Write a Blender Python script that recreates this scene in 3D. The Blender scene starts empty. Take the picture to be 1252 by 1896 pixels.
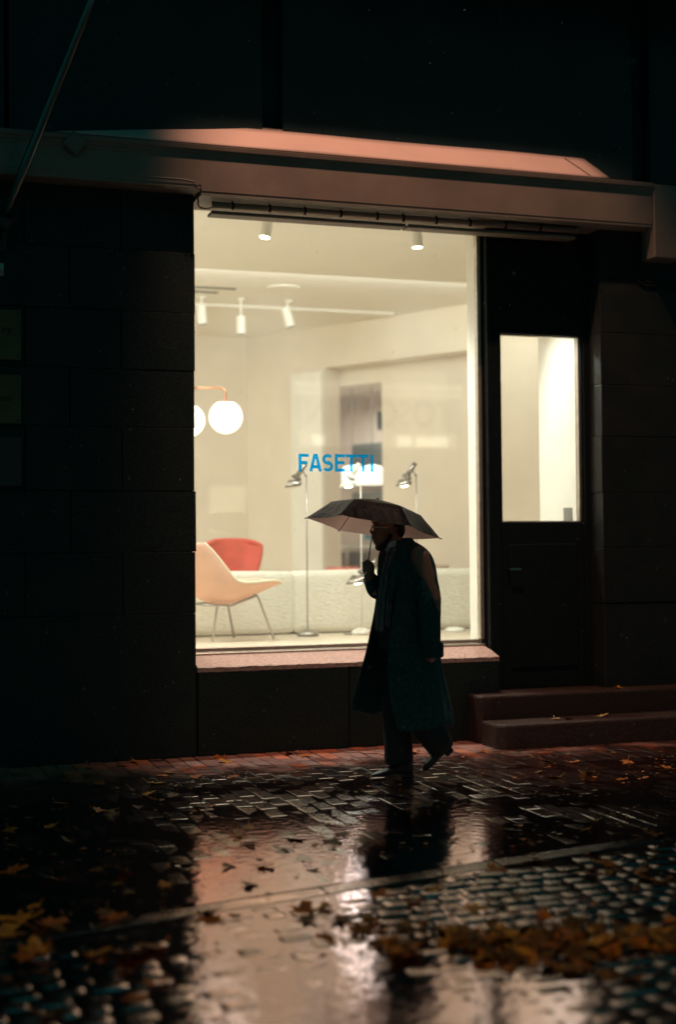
import bpy, bmesh, math, random
from mathutils import Vector, Matrix, noise as mnoise
R = math.radians
PI = math.pi
rnd = random.Random(7)
sc = bpy.context.scene
COL = sc.collection

# ------------------------------------------------------------------ camera, sky, light, exposure
cam_d = bpy.data.cameras.new('camera')
cam = bpy.data.objects.new('camera', cam_d)
COL.objects.link(cam)
YAW, PITCH, ROLL = R(18.936), R(1.352), R(-0.526)
fw = Vector((math.sin(YAW)*math.cos(PITCH), math.cos(YAW)*math.cos(PITCH), math.sin(PITCH)))
r0 = Vector((math.cos(YAW), -math.sin(YAW), 0)); u0 = r0.cross(fw)
rx = r0*math.cos(ROLL) + u0*math.sin(ROLL); ux = u0*math.cos(ROLL) - r0*math.sin(ROLL)
M = Matrix((rx, ux, -fw)).transposed().to_4x4()
M.translation = Vector((0, -9.988, 1.5))
cam.matrix_world = M
cam_d.sensor_fit = 'VERTICAL'; cam_d.sensor_height = 36; cam_d.lens = 50
cam_d.clip_start = 0.1; cam_d.clip_end = 300
cam_d.dof.use_dof = True; cam_d.dof.focus_distance = 9.2; cam_d.dof.aperture_fstop = .92
sc.camera = cam

world = bpy.data.worlds.new('World'); sc.world = world; world.use_nodes = True
bg = world.node_tree.nodes['Background']
bg.inputs['Color'].default_value = (0.03, 0.50, 0.54, 1)      # night sky, a dim teal glow over the town
bg.inputs['Strength'].default_value = 0.15

sc.view_settings.view_transform = 'Standard'; sc.view_settings.look = 'None'
sc.view_settings.exposure = 0; sc.view_settings.gamma = 1
try:
    sc.cycles.max_bounces = 10; sc.cycles.diffuse_bounces = 5; sc.cycles.transparent_max_bounces = 16
    sc.cycles.sample_clamp_indirect = 6
except Exception:
    pass

def spot(name, loc, to, energy, col, angle=60, blend=.6, size=.05):
    d = bpy.data.lights.new(name, 'SPOT'); d.energy = energy; d.color = col
    d.spot_size = R(angle); d.spot_blend = blend; d.shadow_soft_size = size
    o = bpy.data.objects.new(name, d); COL.objects.link(o)
    o.location = loc
    o.rotation_euler = (Vector(to)-Vector(loc)).to_track_quat('-Z', 'Y').to_euler()
    return o
def area(name, loc, to, energy, col, sx, sy):
    d = bpy.data.lights.new(name, 'AREA'); d.energy = energy; d.color = col
    d.shape = 'RECTANGLE'; d.size = sx; d.size_y = sy
    o = bpy.data.objects.new(name, d); COL.objects.link(o)
    o.location = loc
    o.rotation_euler = (Vector(to)-Vector(loc)).to_track_quat('-Z', 'Y').to_euler()
    return o
CREAM = (.93, 1.0, .90)
WARM = (1.0, .54, .37)
# street lamp on the wall above the frame: lights the canopy, the fascia and the strip of paving under it
spot('street_lamp_light', (2.9, -2.2, 9.0), (4.0, -.30, 3.9), 1380, WARM, 44, .6, .10)
# a lamp farther along the other side of the street, low and warm, on the leaves of the roadway
spot('street_lamp_light', (-1.5, -15, 7.5), (1.6, -5.4, 0), 1050, (1, .50, .18), 22, .9, .15)
# shop lighting: ceiling panels of the part of the room left of the window, and the track spots
area('ceiling_panel_light', (0.6, 2.2, 4.12), (0.6, 2.2, 0), 140, CREAM, 2.4, 3.2)
area('ceiling_panel_light', (1.2, 6.6, 4.2), (1.6, 6.6, 0), 95, CREAM, 2.6, 2.6)
area('added_ceiling_fill', (4.4, 3.47, 4.215), (4.4, 6.0, 4.36), 55, CREAM, 5.5, .04)  # added strip light with no visible source, brightens the far ceiling
spot('track_light', (3.14, .88, 3.95), (3.4, 2.2, .9), 150, CREAM, 110, .8, .05)
spot('track_light', (4.45, .88, 3.95), (4.5, 2.2, .9), 150, CREAM, 110, .8, .05)
spot('track_light', (4.95, 1.15, 3.75), (5.66, .22, 2.0), 130, CREAM, 80, .9, .05)
spot('track_light', (3.0, 1.05, 4.12), (3.0, .0, .6), 230, CREAM, 66, .9, .04)
spot('track_light', (4.2, 1.05, 4.12), (4.2, .0, .6), 230, CREAM, 66, .9, .04)

# ------------------------------------------------------------------ materials
def mat(name, base, rough=.6, metal=0.0, spec=.5, var=0.0, vscale=8, bump=0.0, bscale=60, bdetail=4, coat=0, emit=None, estr=0,
        col2=None, rough2=None, rscale=3, sheen=0, stretch=None, spectint=None, trans=0):
    m = bpy.data.materials.new(name); m.use_nodes = True
    nt = m.node_tree; b = nt.nodes['Principled BSDF']
    b.inputs['Base Color'].default_value = (*base, 1); b.inputs['Roughness'].default_value = rough
    b.inputs['Metallic'].default_value = metal; b.inputs['Specular IOR Level'].default_value = spec
    b.inputs['Coat Weight'].default_value = coat; b.inputs['Sheen Weight'].default_value = sheen
    if spectint: b.inputs['Specular Tint'].default_value = (*spectint, 1)
    if trans: b.inputs['Transmission Weight'].default_value = trans
    tc = nt.nodes.new('ShaderNodeTexCoord'); src = tc.outputs['Object']
    if stretch:
        mp = nt.nodes.new('ShaderNodeMapping'); mp.inputs['Scale'].default_value = stretch
        nt.links.new(src, mp.inputs['Vector']); src = mp.outputs['Vector']
    def ns(scale, detail=4):
        n = nt.nodes.new('ShaderNodeTexNoise'); n.inputs['Scale'].default_value = scale; n.inputs['Detail'].default_value = detail
        nt.links.new(src, n.inputs['Vector']); return n
    if var or col2:
        n = ns(vscale, 6); rp = nt.nodes.new('ShaderNodeValToRGB')
        c2 = col2 or tuple(c*(1-var) for c in base); c1 = base if col2 else tuple(min(1, c*(1+var)) for c in base)
        rp.color_ramp.elements[0].color = (*c2, 1); rp.color_ramp.elements[1].color = (*c1, 1)
        rp.color_ramp.elements[0].position = .35; rp.color_ramp.elements[1].position = .65
        nt.links.new(n.outputs['Fac'], rp.inputs['Fac']); nt.links.new(rp.outputs['Color'], b.inputs['Base Color'])
    if rough2 is not None:
        n = ns(rscale, 5); mr = nt.nodes.new('ShaderNodeMapRange')
        mr.inputs['From Min'].default_value = .4; mr.inputs['From Max'].default_value = .6
        mr.inputs['To Min'].default_value = rough; mr.inputs['To Max'].default_value = rough2
        nt.links.new(n.outputs['Fac'], mr.inputs['Value']); nt.links.new(mr.outputs['Result'], b.inputs['Roughness'])
    if bump:
        n = ns(bscale, bdetail); bp = nt.nodes.new('ShaderNodeBump'); bp.inputs['Strength'].default_value = 1
        bp.inputs['Distance'].default_value = bump
        nt.links.new(n.outputs['Fac'], bp.inputs['Height']); nt.links.new(bp.outputs['Normal'], b.inputs['Normal'])
    if emit:
        b.inputs['Emission Color'].default_value = (*emit, 1); b.inputs['Emission Strength'].default_value = estr
    return m

def glass_mat(name, tint=(1, 1, 1)):
    m = bpy.data.materials.new(name); m.use_nodes = True; nt = m.node_tree
    for n in list(nt.nodes): nt.nodes.remove(n)
    out = nt.nodes.new('ShaderNodeOutputMaterial'); mx = nt.nodes.new('ShaderNodeMixShader')
    tr = nt.nodes.new('ShaderNodeBsdfTransparent'); tr.inputs['Color'].default_value = (*tint, 1)
    gl = nt.nodes.new('ShaderNodeBsdfGlossy'); gl.inputs['Roughness'].default_value = .02
    fr = nt.nodes.new('ShaderNodeFresnel'); fr.inputs['IOR'].default_value = 1.6
    nt.links.new(fr.outputs['Fac'], mx.inputs['Fac']); nt.links.new(tr.outputs[0], mx.inputs[1]); nt.links.new(gl.outputs[0], mx.inputs[2])
    # pale veil put into the pane, imitating haze and glow of the lit window
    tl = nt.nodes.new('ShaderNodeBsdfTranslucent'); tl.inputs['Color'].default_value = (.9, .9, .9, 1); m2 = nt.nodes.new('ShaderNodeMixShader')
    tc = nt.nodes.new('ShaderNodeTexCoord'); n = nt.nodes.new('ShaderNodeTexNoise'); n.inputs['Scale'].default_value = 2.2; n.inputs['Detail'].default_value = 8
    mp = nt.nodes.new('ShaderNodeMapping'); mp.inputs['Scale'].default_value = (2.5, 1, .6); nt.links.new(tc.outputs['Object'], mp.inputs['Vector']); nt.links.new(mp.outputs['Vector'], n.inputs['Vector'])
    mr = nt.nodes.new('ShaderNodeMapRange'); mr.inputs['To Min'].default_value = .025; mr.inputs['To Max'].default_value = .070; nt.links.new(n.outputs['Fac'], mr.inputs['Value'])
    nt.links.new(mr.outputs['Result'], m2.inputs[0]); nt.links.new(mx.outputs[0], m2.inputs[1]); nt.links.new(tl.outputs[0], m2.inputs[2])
    nt.links.new(m2.outputs[0], out.inputs['Surface'])
    return m

MT = {}
MT['granite'] = mat('dark_granite', (.012, .020, .018), .7, spec=.25, var=.45, vscale=60, bump=.004, bscale=120, rough2=.45)
MT['granite2'] = mat('step_granite', (.015, .016, .014), .65, spec=.25, var=.4, vscale=90, bump=.004, bscale=160, rough2=.35)
MT['stepstone'] = mat('red_granite', (.042, .022, .017), .6, spec=.25, var=.35, vscale=70, bump=.006, bscale=90, rough2=.4)
MT['sill'] = mat('pink_granite', (.50, .31, .25), .5, var=.25, vscale=40, bump=.010, bscale=45, stretch=(1, 2.2, 1))
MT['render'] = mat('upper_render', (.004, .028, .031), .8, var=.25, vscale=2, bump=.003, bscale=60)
MT['fascia'] = mat('fascia_paint', (.19, .145, .115), .55, var=.12, vscale=3, bump=.001, bscale=30)
MT['canopy'] = mat('canopy_cover', (.53, .37, .31), .7, var=.06, vscale=2, bump=.0015, bscale=14)
MT['blackpaint'] = mat('dark_door_paint', (.006, .010, .010), .6, spec=.2, var=.2, vscale=10, bump=.0008, bscale=80)
MT['alu'] = mat('frame_metal', (.50, .43, .37), .38, .7, var=.1, vscale=20)
MT['rollermetal'] = mat('awning_tube', (.34, .22, .17), .5, .2, var=.1)
MT['white'] = mat('white_plaster', (.82, .78, .70), .8, var=.03, vscale=3)
MT['ceil'] = mat('ceiling_white', (.84, .80, .72), .85)
MT['beige'] = mat('beige_wall', (.77, .68, .56), .85, var=.03, vscale=2)
MT['rose'] = mat('rose_wall', (.62, .49, .41), .85, var=.05, vscale=2)
MT['floor'] = mat('shop_floor', (.62, .52, .40), .35, var=.06, vscale=5)
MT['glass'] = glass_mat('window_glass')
def film():
    m = bpy.data.materials.new('blue_film'); m.use_nodes = True; nt = m.node_tree
    for n in list(nt.nodes): nt.nodes.remove(n)
    out = nt.nodes.new('ShaderNodeOutputMaterial'); mx = nt.nodes.new('ShaderNodeMixShader'); mx.inputs[0].default_value = .35
    tr = nt.nodes.new('ShaderNodeBsdfTransparent'); tr.inputs['Color'].default_value = (.0, .36, .95, 1)
    df = nt.nodes.new('ShaderNodeBsdfTranslucent'); df.inputs['Color'].default_value = (.0, .25, .60, 1)
    nt.links.new(tr.outputs[0], mx.inputs[1]); nt.links.new(df.outputs[0], mx.inputs[2]); nt.links.new(mx.outputs[0], out.inputs['Surface'])
    return m
MT['blue'] = film()
MT['chrome'] = mat('brushed_steel', (.30, .27, .24), .32, 1.0)
MT['steelleg'] = mat('chair_steel', (.42, .38, .34), .28, 1.0)
MT['lampwhite'] = mat('white_enamel', (.85, .82, .74), .3)
MT['glow'] = mat('lamp_glow', (.9, .85, .7), .5, emit=(1, .92, .70), estr=11)
MT['globe'] = mat('opal_glass', (.9, .87, .8), .3, emit=(1, .95, .80), estr=1.15)
MT['brass'] = mat('copper_brass', (.75, .36, .20), .3, .9)
MT['peach'] = mat('peach_leather', (.80, .45, .31), .5, var=.05, vscale=6, bump=.0006, bscale=200)
MT['piping'] = mat('cream_piping', (.82, .70, .52), .5)
MT['red'] = mat('red_upholstery', (.60, .07, .03), .6, var=.1, vscale=8)
MT['boucle'] = mat('cream_boucle', (.80, .76, .64), .95, var=.05, vscale=30, bump=.012, bscale=34, bdetail=3, stretch=(.7, 1, 2.2), sheen=.3)
MT['darkwood'] = mat('dark_wood', (.06, .035, .025), .5, var=.3, vscale=6)
MT['screen'] = mat('dark_screen', (.01, .02, .025), .2)
MT['coat'] = mat('dark_wool', (.015, .058, .058), .9, spec=.08, var=.25, vscale=40, bump=.007, bscale=20, sheen=.03)
MT['trouser'] = mat('black_trouser', (.008, .009, .010), .8, bump=.002, bscale=30)
MT['shoe'] = mat('black_leather', (.008, .008, .008), .5)
MT['skin'] = mat('skin', (.22, .105, .07), .5, var=.1, vscale=20)
MT['hair'] = mat('dark_hair', (.010, .008, .007), .7, bump=.004, bscale=90)
MT['shirt'] = mat('pale_shirt', (.42, .50, .52), .7)
MT['navy'] = mat('dark_waistcoat', (.012, .016, .02), .8)
MT['scarf'] = mat('grey_scarf', (.10, .105, .105), .8, var=.5, vscale=25, bump=.003, bscale=80, stretch=(3, 3, .4))
MT['wire'] = mat('thin_metal', (.75, .65, .5), .2, 1.0)
MT['pole'] = mat('painted_pole', (.16, .18, .16), .3, .9)
MT['brassplate'] = mat('brass_plate', (.10, .08, .035), .55, .2, var=.15, vscale=6)
MT['ink'] = mat('black_ink', (.01, .01, .01), .6)
MT['leaf'] = mat('yellow_leaf', (.60, .26, .03), .55, spec=.15, col2=(.26, .09, .015), vscale=14, bump=.002, bscale=40)
MT['leaf2'] = mat('orange_leaf', (.48, .14, .02), .55, spec=.15, col2=(.20, .055, .012), vscale=14, bump=.002, bscale=40)
MT['leaf3'] = mat('brown_leaf', (.20, .085, .02), .55, spec=.15, col2=(.06, .028, .012), vscale=14, bump=.002, bscale=40)
MT['leafpale'] = mat('pale_leaf', (.62, .44, .22), .4, col2=(.5, .25, .07), vscale=14)
MT['drain'] = mat('drain_paint', (.03, .035, .035), .5)
MT['card'] = mat('white_card', (.8, .76, .66), .7)

def umbrella_mat():
    # black outside, thin pale lining inside that lets the light through
    m = bpy.data.materials.new('umbrella_nylon'); m.use_nodes = True; nt = m.node_tree; b = nt.nodes['Principled BSDF']
    b.inputs['Base Color'].default_value = (.011, .009, .009, 1); b.inputs['Roughness'].default_value = .5; b.inputs['Specular IOR Level'].default_value = .18
    out = nt.nodes['Material Output']; mx = nt.nodes.new('ShaderNodeMixShader'); mo = nt.nodes.new('ShaderNodeMixShader'); mi = nt.nodes.new('ShaderNodeMixShader')
    tl = nt.nodes.new('ShaderNodeBsdfTranslucent'); tl.inputs['Color'].default_value = (.42, .29, .25, 1)
    df = nt.nodes.new('ShaderNodeBsdfDiffuse'); df.inputs['Color'].default_value = (.30, .21, .19, 1)
    tc = nt.nodes.new('ShaderNodeTexCoord'); n = nt.nodes.new('ShaderNodeTexNoise'); n.inputs['Scale'].default_value = 22; n.inputs['Detail'].default_value = 5
    bp = nt.nodes.new('ShaderNodeBump'); bp.inputs['Distance'].default_value = .014
    nt.links.new(tc.outputs['Object'], n.inputs['Vector']); nt.links.new(n.outputs['Fac'], bp.inputs['Height']); nt.links.new(bp.outputs['Normal'], b.inputs['Normal'])
    mo.inputs[0].default_value = .03; nt.links.new(b.outputs[0], mo.inputs[1]); nt.links.new(tl.outputs[0], mo.inputs[2])
    mi.inputs[0].default_value = .45; nt.links.new(df.outputs[0], mi.inputs[1]); nt.links.new(tl.outputs[0], mi.inputs[2])
    ge = nt.nodes.new('ShaderNodeNewGeometry'); nt.links.new(ge.outputs['Backfacing'], mx.inputs[0])
    nt.links.new(mo.outputs[0], mx.inputs[1]); nt.links.new(mi.outputs[0], mx.inputs[2]); nt.links.new(mx.outputs[0], out.inputs['Surface'])
    return m
MT['umbrella'] = umbrella_mat()

def lining_mat():
    return mat('umbrella_lining', (.34, .24, .21), .5, bump=.003, bscale=25)
MT['lining'] = lining_mat()

# ------------------------------------------------------------------ mesh helpers
def NB(): return bmesh.new()
def box(bm, x0, x1, y0, y1, z0, z1, bev=0, seg=1):
    v = [bm.verts.new(p) for p in ((x0,y0,z0),(x1,y0,z0),(x1,y1,z0),(x0,y1,z0),(x0,y0,z1),(x1,y0,z1),(x1,y1,z1),(x0,y1,z1))]
    f = [bm.faces.new([v[i] for i in q]) for q in ((3,2,1,0),(4,5,6,7),(0,1,5,4),(1,2,6,5),(2,3,7,6),(3,0,4,7))]
    if bev:
        es = list({e for q in f for e in q.edges})
        bmesh.ops.bevel(bm, geom=es, offset=bev, segments=seg, affect='EDGES', profile=.5)
def obox(bm, o, ax, ay, L, W, z0, z1):
    """box along ax (length range L) and ay (range W), both 2-D unit vectors from o"""
    P = lambda a, b, z: (o[0]+ax[0]*a+ay[0]*b, o[1]+ax[1]*a+ay[1]*b, z)
    v = [bm.verts.new(P(a, b, z)) for z in (z0, z1) for a, b in ((L[0],W[0]),(L[1],W[0]),(L[1],W[1]),(L[0],W[1]))]
    for q in ((3,2,1,0),(4,5,6,7),(0,1,5,4),(1,2,6,5),(2,3,7,6),(3,0,4,7)): bm.faces.new([v[i] for i in q])
    bmesh.ops.recalc_face_normals(bm, faces=bm.faces)
def frame_of(d):
    d = Vector(d).normalized(); a = Vector((0,0,1)) if abs(d.z) < .95 else Vector((1,0,0))
    e1 = d.cross(a).normalized(); return e1, d.cross(e1).normalized()
def tube(bm, pts, rad, n=10, caps=True, flat=1.0, ref=None):
    pts = [Vector(p) for p in pts]; k = len(pts)
    rad = rad if isinstance(rad, (list, tuple)) else [rad]*k
    rings = []; prev = None
    for i, p in enumerate(pts):
        d = (pts[min(i+1,k-1)]-pts[max(i-1,0)])
        if prev is None:
            e1, e2 = frame_of(d)
            if ref: e1 = (Vector(ref)-d.normalized()*Vector(ref).dot(d.normalized())).normalized(); e2 = d.normalized().cross(e1)
        else:
            dn = d.normalized(); e1 = (prev-dn*prev.dot(dn)).normalized(); e2 = dn.cross(e1)
        prev = e1
        rings.append([bm.verts.new(p+(e1*math.cos(2*PI*j/n)+e2*math.sin(2*PI*j/n)*flat)*rad[i]) for j in range(n)])
    for a, b in zip(rings, rings[1:]):
        for j in range(n): bm.faces.new((a[j], a[(j+1)%n], b[(j+1)%n], b[j]))
    if caps:
        bm.faces.new(list(reversed(rings[0]))); bm.faces.new(rings[-1])
    return rings
def capsule(bm, pts, rad, n=12):
    """tube with rounded ends"""
    pts = [Vector(p) for p in pts]; rad = list(rad)
    d0 = (pts[0]-pts[1]).normalized(); d1 = (pts[-1]-pts[-2]).normalized()
    P = [pts[0]+d0*rad[0]*.95, pts[0]+d0*rad[0]*.6] + pts + [pts[-1]+d1*rad[-1]*.6, pts[-1]+d1*rad[-1]*.95]
    Q = [rad[0]*.3, rad[0]*.8] + rad + [rad[-1]*.8, rad[-1]*.3]
    tube(bm, P, Q, n)
def ellipsoid(bm, c, r, rot=None, u=20, v=14):
    res = bmesh.ops.create_uvsphere(bm, u_segments=u, v_segments=v, radius=1)
    m = Matrix.Translation(c) @ (rot.to_4x4() if rot else Matrix.Identity(4)) @ Matrix.Diagonal((*r, 1))
    bmesh.ops.transform(bm, matrix=m, verts=res['verts'])
def lathe(bm, prof, c=(0,0,0), n=28, closed_top=True):
    rings = []
    for rr, z in prof:
        rings.append([bm.verts.new((c[0]+rr*math.cos(2*PI*j/n), c[1]+rr*math.sin(2*PI*j/n), c[2]+z)) for j in range(n)])
    for a, b in zip(rings, rings[1:]):
        for j in range(n): bm.faces.new((a[j], a[(j+1)%n], b[(j+1)%n], b[j]))
    if closed_top:
        bm.faces.new(list(reversed(rings[0]))); bm.faces.new(rings[-1])
def loft(bm, rings, closed=True, caps=True):
    V = [[bm.verts.new(p) for p in r] for r in rings]
    n = len(V[0])
    for a, b in zip(V, V[1:]):
        for j in range(n if closed else n-1): bm.faces.new((a[j], a[(j+1)%n], b[(j+1)%n], b[j]))
    if caps and closed:
        bm.faces.new(list(reversed(V[0]))); bm.faces.new(V[-1])
    return V
def obj(name, bm, m, parent=None, smooth=False, subsurf=0, bevel=0, solid=0, recalc=True, remesh=0, smoothit=0):
    if recalc and bm.faces: bmesh.ops.recalc_face_normals(bm, faces=bm.faces)
    me = bpy.data.meshes.new(name); bm.to_mesh(me); bm.free()
    if m: me.materials.append(MT[m] if isinstance(m, str) else m)
    o = bpy.data.objects.new(name, me); COL.objects.link(o)
    if smooth or remesh:
        me.polygons.foreach_set('use_smooth', [True]*len(me.polygons))
    if solid:
        s = o.modifiers.new('solid', 'SOLIDIFY'); s.thickness = solid; s.offset = 0
    if remesh:
        s = o.modifiers.new('remesh', 'REMESH'); s.mode = 'VOXEL'; s.voxel_size = remesh; s.use_smooth_shade = True
    if smoothit:
        s = o.modifiers.new('smooth', 'SMOOTH'); s.iterations = smoothit; s.factor = .5
    if bevel:
        s = o.modifiers.new('bevel', 'BEVEL'); s.width = bevel; s.segments = 2; s.limit_method = 'ANGLE'
    if subsurf:
        s = o.modifiers.new('sub', 'SUBSURF'); s.levels = subsurf; s.render_levels = subsurf
    if parent: o.parent = parent
    return o
def thing(name, label, cat, loc=(0,0,0), group=None):
    o = bpy.data.objects.new(name, None); COL.objects.link(o); o.empty_display_size = .1
    o.location = loc; o['label'] = label; o['category'] = cat
    if group: o['group'] = group
    bpy.context.view_layer.update()
    return o
def tag(o, label, cat, group=None, kind=None):
    if label: o['label'] = label
    if cat: o['category'] = cat
    if group: o['group'] = group
    if kind: o['kind'] = kind
    return o
def part(name, bm, m, root, **k):
    """mesh built in world space, then parented to a root standing at its base"""
    o = obj(name, bm, m, None, **k); o.parent = root
    w = root
    mw = Matrix.Identity(4)
    while w is not None:
        mw = w.matrix_basis @ (w.matrix_parent_inverse @ mw if w.parent else mw) if False else mw
        w = w.parent
    off = Vector((0,0,0)); w = root
    while w is not None: off += w.location; w = w.parent
    o.data.transform(Matrix.Translation(-off))
    return o

# ------------------------------------------------------------------ ground
def gh(x, y):
    """height of the paving: nearly flat at the wall, sagging slightly and undulating where water stands"""
    far = min(1, max(0, (-y-.5)/1.2))
    n = mnoise.noise(Vector((x*.9, y*1.3, 3.1)))*.006 + mnoise.noise(Vector((x*2.7, y*3.1, 9.7)))*.003
    return -.004*min(1, max(0, -y)) + n*far
def kerb_y(x): return -3.98 + .22*(x-2)
def build_ground():
    V = []; F = []; MI = []
    bw, bl = .108, .225
    x = -3.2; row = 0
    while x < 9.5:
        y = .34 - (row % 2)*bl/2
        while y > -5.3:
            y1 = y; y0 = y-bl
            wob = .006*mnoise.noise(Vector((x*2, y*3, 4.4)))*2; xa = x+wob+rnd.uniform(.001, .005); xb = x+wob+bw-rnd.uniform(.001, .005)
            ya = y0+rnd.uniform(.002, .006); yb = y1-rnd.uniform(.002, .006)
            if ya > kerb_y(x)+.01:
                cx, cy = (xa+xb)/2, (ya+yb)/2
                h = gh(cx, cy) + rnd.uniform(-.0025, .002); tx = rnd.gauss(0, .013); ty = rnd.gauss(0, .012)
                hh = lambda px, py: h + (px-cx)*tx + (py-cy)*ty
                b = len(V); i = .010
                for (px, py) in ((xa,ya),(xb,ya),(xb,yb),(xa,yb)): V.append((px, py, -.05))
                for (px, py) in ((xa,ya),(xb,ya),(xb,yb),(xa,yb)): V.append((px, py, hh(px, py)-.0022))
                for (px, py) in ((xa+i,ya+i),(xb-i,ya+i),(xb-i,yb-i),(xa+i,yb-i)): V.append((px, py, hh(px, py)))
                for q in range(4):
                    F.append((b+q, b+(q+1)%4, b+4+(q+1)%4, b+4+q)); F.append((b+4+q, b+4+(q+1)%4, b+8+(q+1)%4, b+8+q))
                F.append((b+8, b+9, b+10, b+11)); MI += [rnd.random()]*9
            y -= bl
        x += bw; row += 1
    me = bpy.data.meshes.new('brick_pavement'); me.from_pydata(V, [], F)
    at = me.attributes.new('tone', 'FLOAT', 'FACE'); at.data.foreach_set('value', MI)
    o = bpy.data.objects.new('brick_pavement', me); COL.objects.link(o); tag(o, None, None, kind='structure')
    m = bpy.data.materials.new('clinker_brick'); m.use_nodes = True; nt = m.node_tree; b = nt.nodes['Principled BSDF']
    a = nt.nodes.new('ShaderNodeAttribute'); a.attribute_name = 'tone'
    rp = nt.nodes.new('ShaderNodeValToRGB'); e = rp.color_ramp.elements
    e[0].position = 0; e[0].color = (.22, .09, .065, 1); e[1].position = 1; e[1].color = (.50, .16, .085, 1)
    k = e.new(.45); k.color = (.34, .135, .095, 1); k = e.new(.7); k.color = (.30, .17, .14, 1); k = e.new(.88); k.color = (.56, .14, .06, 1)
    nt.links.new(a.outputs['Fac'], rp.inputs['Fac'])
    tc = nt.nodes.new('ShaderNodeTexCoord'); n1 = nt.nodes.new('ShaderNodeTexNoise'); n1.inputs['Scale'].default_value = 55; n1.inputs['Detail'].default_value = 6
    nt.links.new(tc.outputs['Object'], n1.inputs['Vector'])
    mul = nt.nodes.new('ShaderNodeMix'); mul.data_type = 'RGBA'; mul.blend_type = 'MULTIPLY'; mul.inputs[0].default_value = .35
    nt.links.new(rp.outputs['Color'], mul.inputs[6]); nt.links.new(n1.outputs['Color'], mul.inputs[7])
    # rain reaches the paving beyond the shelter of the fascia: wet there (darker, glossy), dry by the wall
    sep = nt.nodes.new('ShaderNodeSeparateXYZ'); nt.links.new(tc.outputs['Object'], sep.inputs['Vector'])
    n2 = nt.nodes.new('ShaderNodeTexNoise'); n2.inputs['Scale'].default_value = 3.5; n2.inputs['Detail'].default_value = 5
    nt.links.new(tc.outputs['Object'], n2.inputs['Vector'])
    ad = nt.nodes.new('ShaderNodeMath'); ad.operation = 'MULTIPLY_ADD'; ad.inputs[1].default_value = 1.2
    nt.links.new(n2.outputs['Fac'], ad.inputs[0]); nt.links.new(sep.outputs['Y'], ad.inputs[2])
    wet = nt.nodes.new('ShaderNodeMapRange'); wet.inputs['From Min'].default_value = .25; wet.inputs['From Max'].default_value = -.35
    wet.clamp = True
    nt.links.new(ad.outputs[0], wet.inputs['Value'])
    dk = nt.nodes.new('ShaderNodeMix'); dk.data_type = 'RGBA'; dk.blend_type = 'MULTIPLY'; dk.inputs[7].default_value = (.11, .09, .085, 1)
    nt.links.new(wet.outputs['Result'], dk.inputs[0]); nt.links.new(mul.outputs[2], dk.inputs[6]); nt.links.new(dk.outputs[2], b.inputs['Base Color'])
    rr = nt.nodes.new('ShaderNodeMapRange'); rr.inputs['To Min'].default_value = .6; rr.inputs['To Max'].default_value = .10
    nt.links.new(wet.outputs['Result'], rr.inputs['Value']); nt.links.new(rr.outputs['Result'], b.inputs['Roughness'])
    bp = nt.nodes.new('ShaderNodeBump'); bp.inputs['Distance'].default_value = .003
    nt.links.new(n1.outputs['Fac'], bp.inputs['Height']); nt.links.new(bp.outputs['Normal'], b.inputs['Normal'])
    nt.links.new(wet.outputs['Result'], b.inputs['Coat Weight']); b.inputs['Coat Roughness'].default_value = .15; b.inputs['Coat IOR'].default_value = 3.9
    b.inputs['Coat Tint'].default_value = (1, .82, .8, 1)
    n5 = nt.nodes.new('ShaderNodeTexNoise'); n5.inputs['Scale'].default_value = 30; n5.inputs['Detail'].default_value = 3; nt.links.new(tc.outputs['Object'], n5.inputs['Vector'])
    b5 = nt.nodes.new('ShaderNodeBump'); b5.inputs['Distance'].default_value = .002; nt.links.new(n5.outputs['Fac'], b5.inputs['Height']); nt.links.new(b5.outputs['Normal'], b.inputs['Coat Normal'])
    me.materials.append(m)

    # sand bed and the wide ground under everything
    bm = NB(); box(bm, -60, 60, -40, 2, -1.0, -.06); tag(obj('ground', bm, mat('sand_bed', (.03, .022, .018), .5, bump=.004, bscale=60)), None, None, kind='structure')
    # sand and dirt filling the joints
    bm = NB(); gx = [-3.4+.1*k for k in range(128)]; gy = [.4-.1*k for k in range(58)]
    g = [[bm.verts.new((x, y, gh(x, y)-.0036+.0022*mnoise.noise(Vector((x*3.3, y*3.3, 21))))) for x in gx] for y in gy]
    for a, c in zip(g, g[1:]):
        for j in range(len(gx)-1):
            if a[j].co.y > kerb_y(a[j].co.x)+.02: bm.faces.new((a[j], a[j+1], c[j+1], c[j]))
    for v in [v for v in bm.verts if not v.link_faces]: bm.verts.remove(v)
    tag(obj('joint_sand', bm, mat('joint_sand', (.022, .017, .014), .35, spec=.4, bump=.003, bscale=80, rough2=.7), smooth=True), None, None, kind='structure')
    # asphalt street, wet
    m = bpy.data.materials.new('wet_asphalt'); m.use_nodes = True; nt = m.node_tree; b = nt.nodes['Principled BSDF']
    tc = nt.nodes.new('ShaderNodeTexCoord')
    def ns(s, d=5, rough=.55):
        n = nt.nodes.new('ShaderNodeTexNoise'); n.inputs['Scale'].default_value = s; n.inputs['Detail'].default_value = d; n.inputs['Roughness'].default_value = rough
        nt.links.new(tc.outputs['Object'], n.inputs['Vector']); return n
    n1 = ns(1.1); n2 = ns(150, 3); n3 = ns(13, 6, .65); n4 = ns(.8, 3)
    mr = nt.nodes.new('ShaderNodeMapRange'); mr.inputs['From Min'].default_value = .42; mr.inputs['From Max'].default_value = .60
    mr.inputs['To Min'].default_value = .07; mr.inputs['To Max'].default_value = .24; nt.links.new(n1.outputs['Fac'], mr.inputs['Value'])
    nt.links.new(mr.outputs['Result'], b.inputs['Roughness'])
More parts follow.
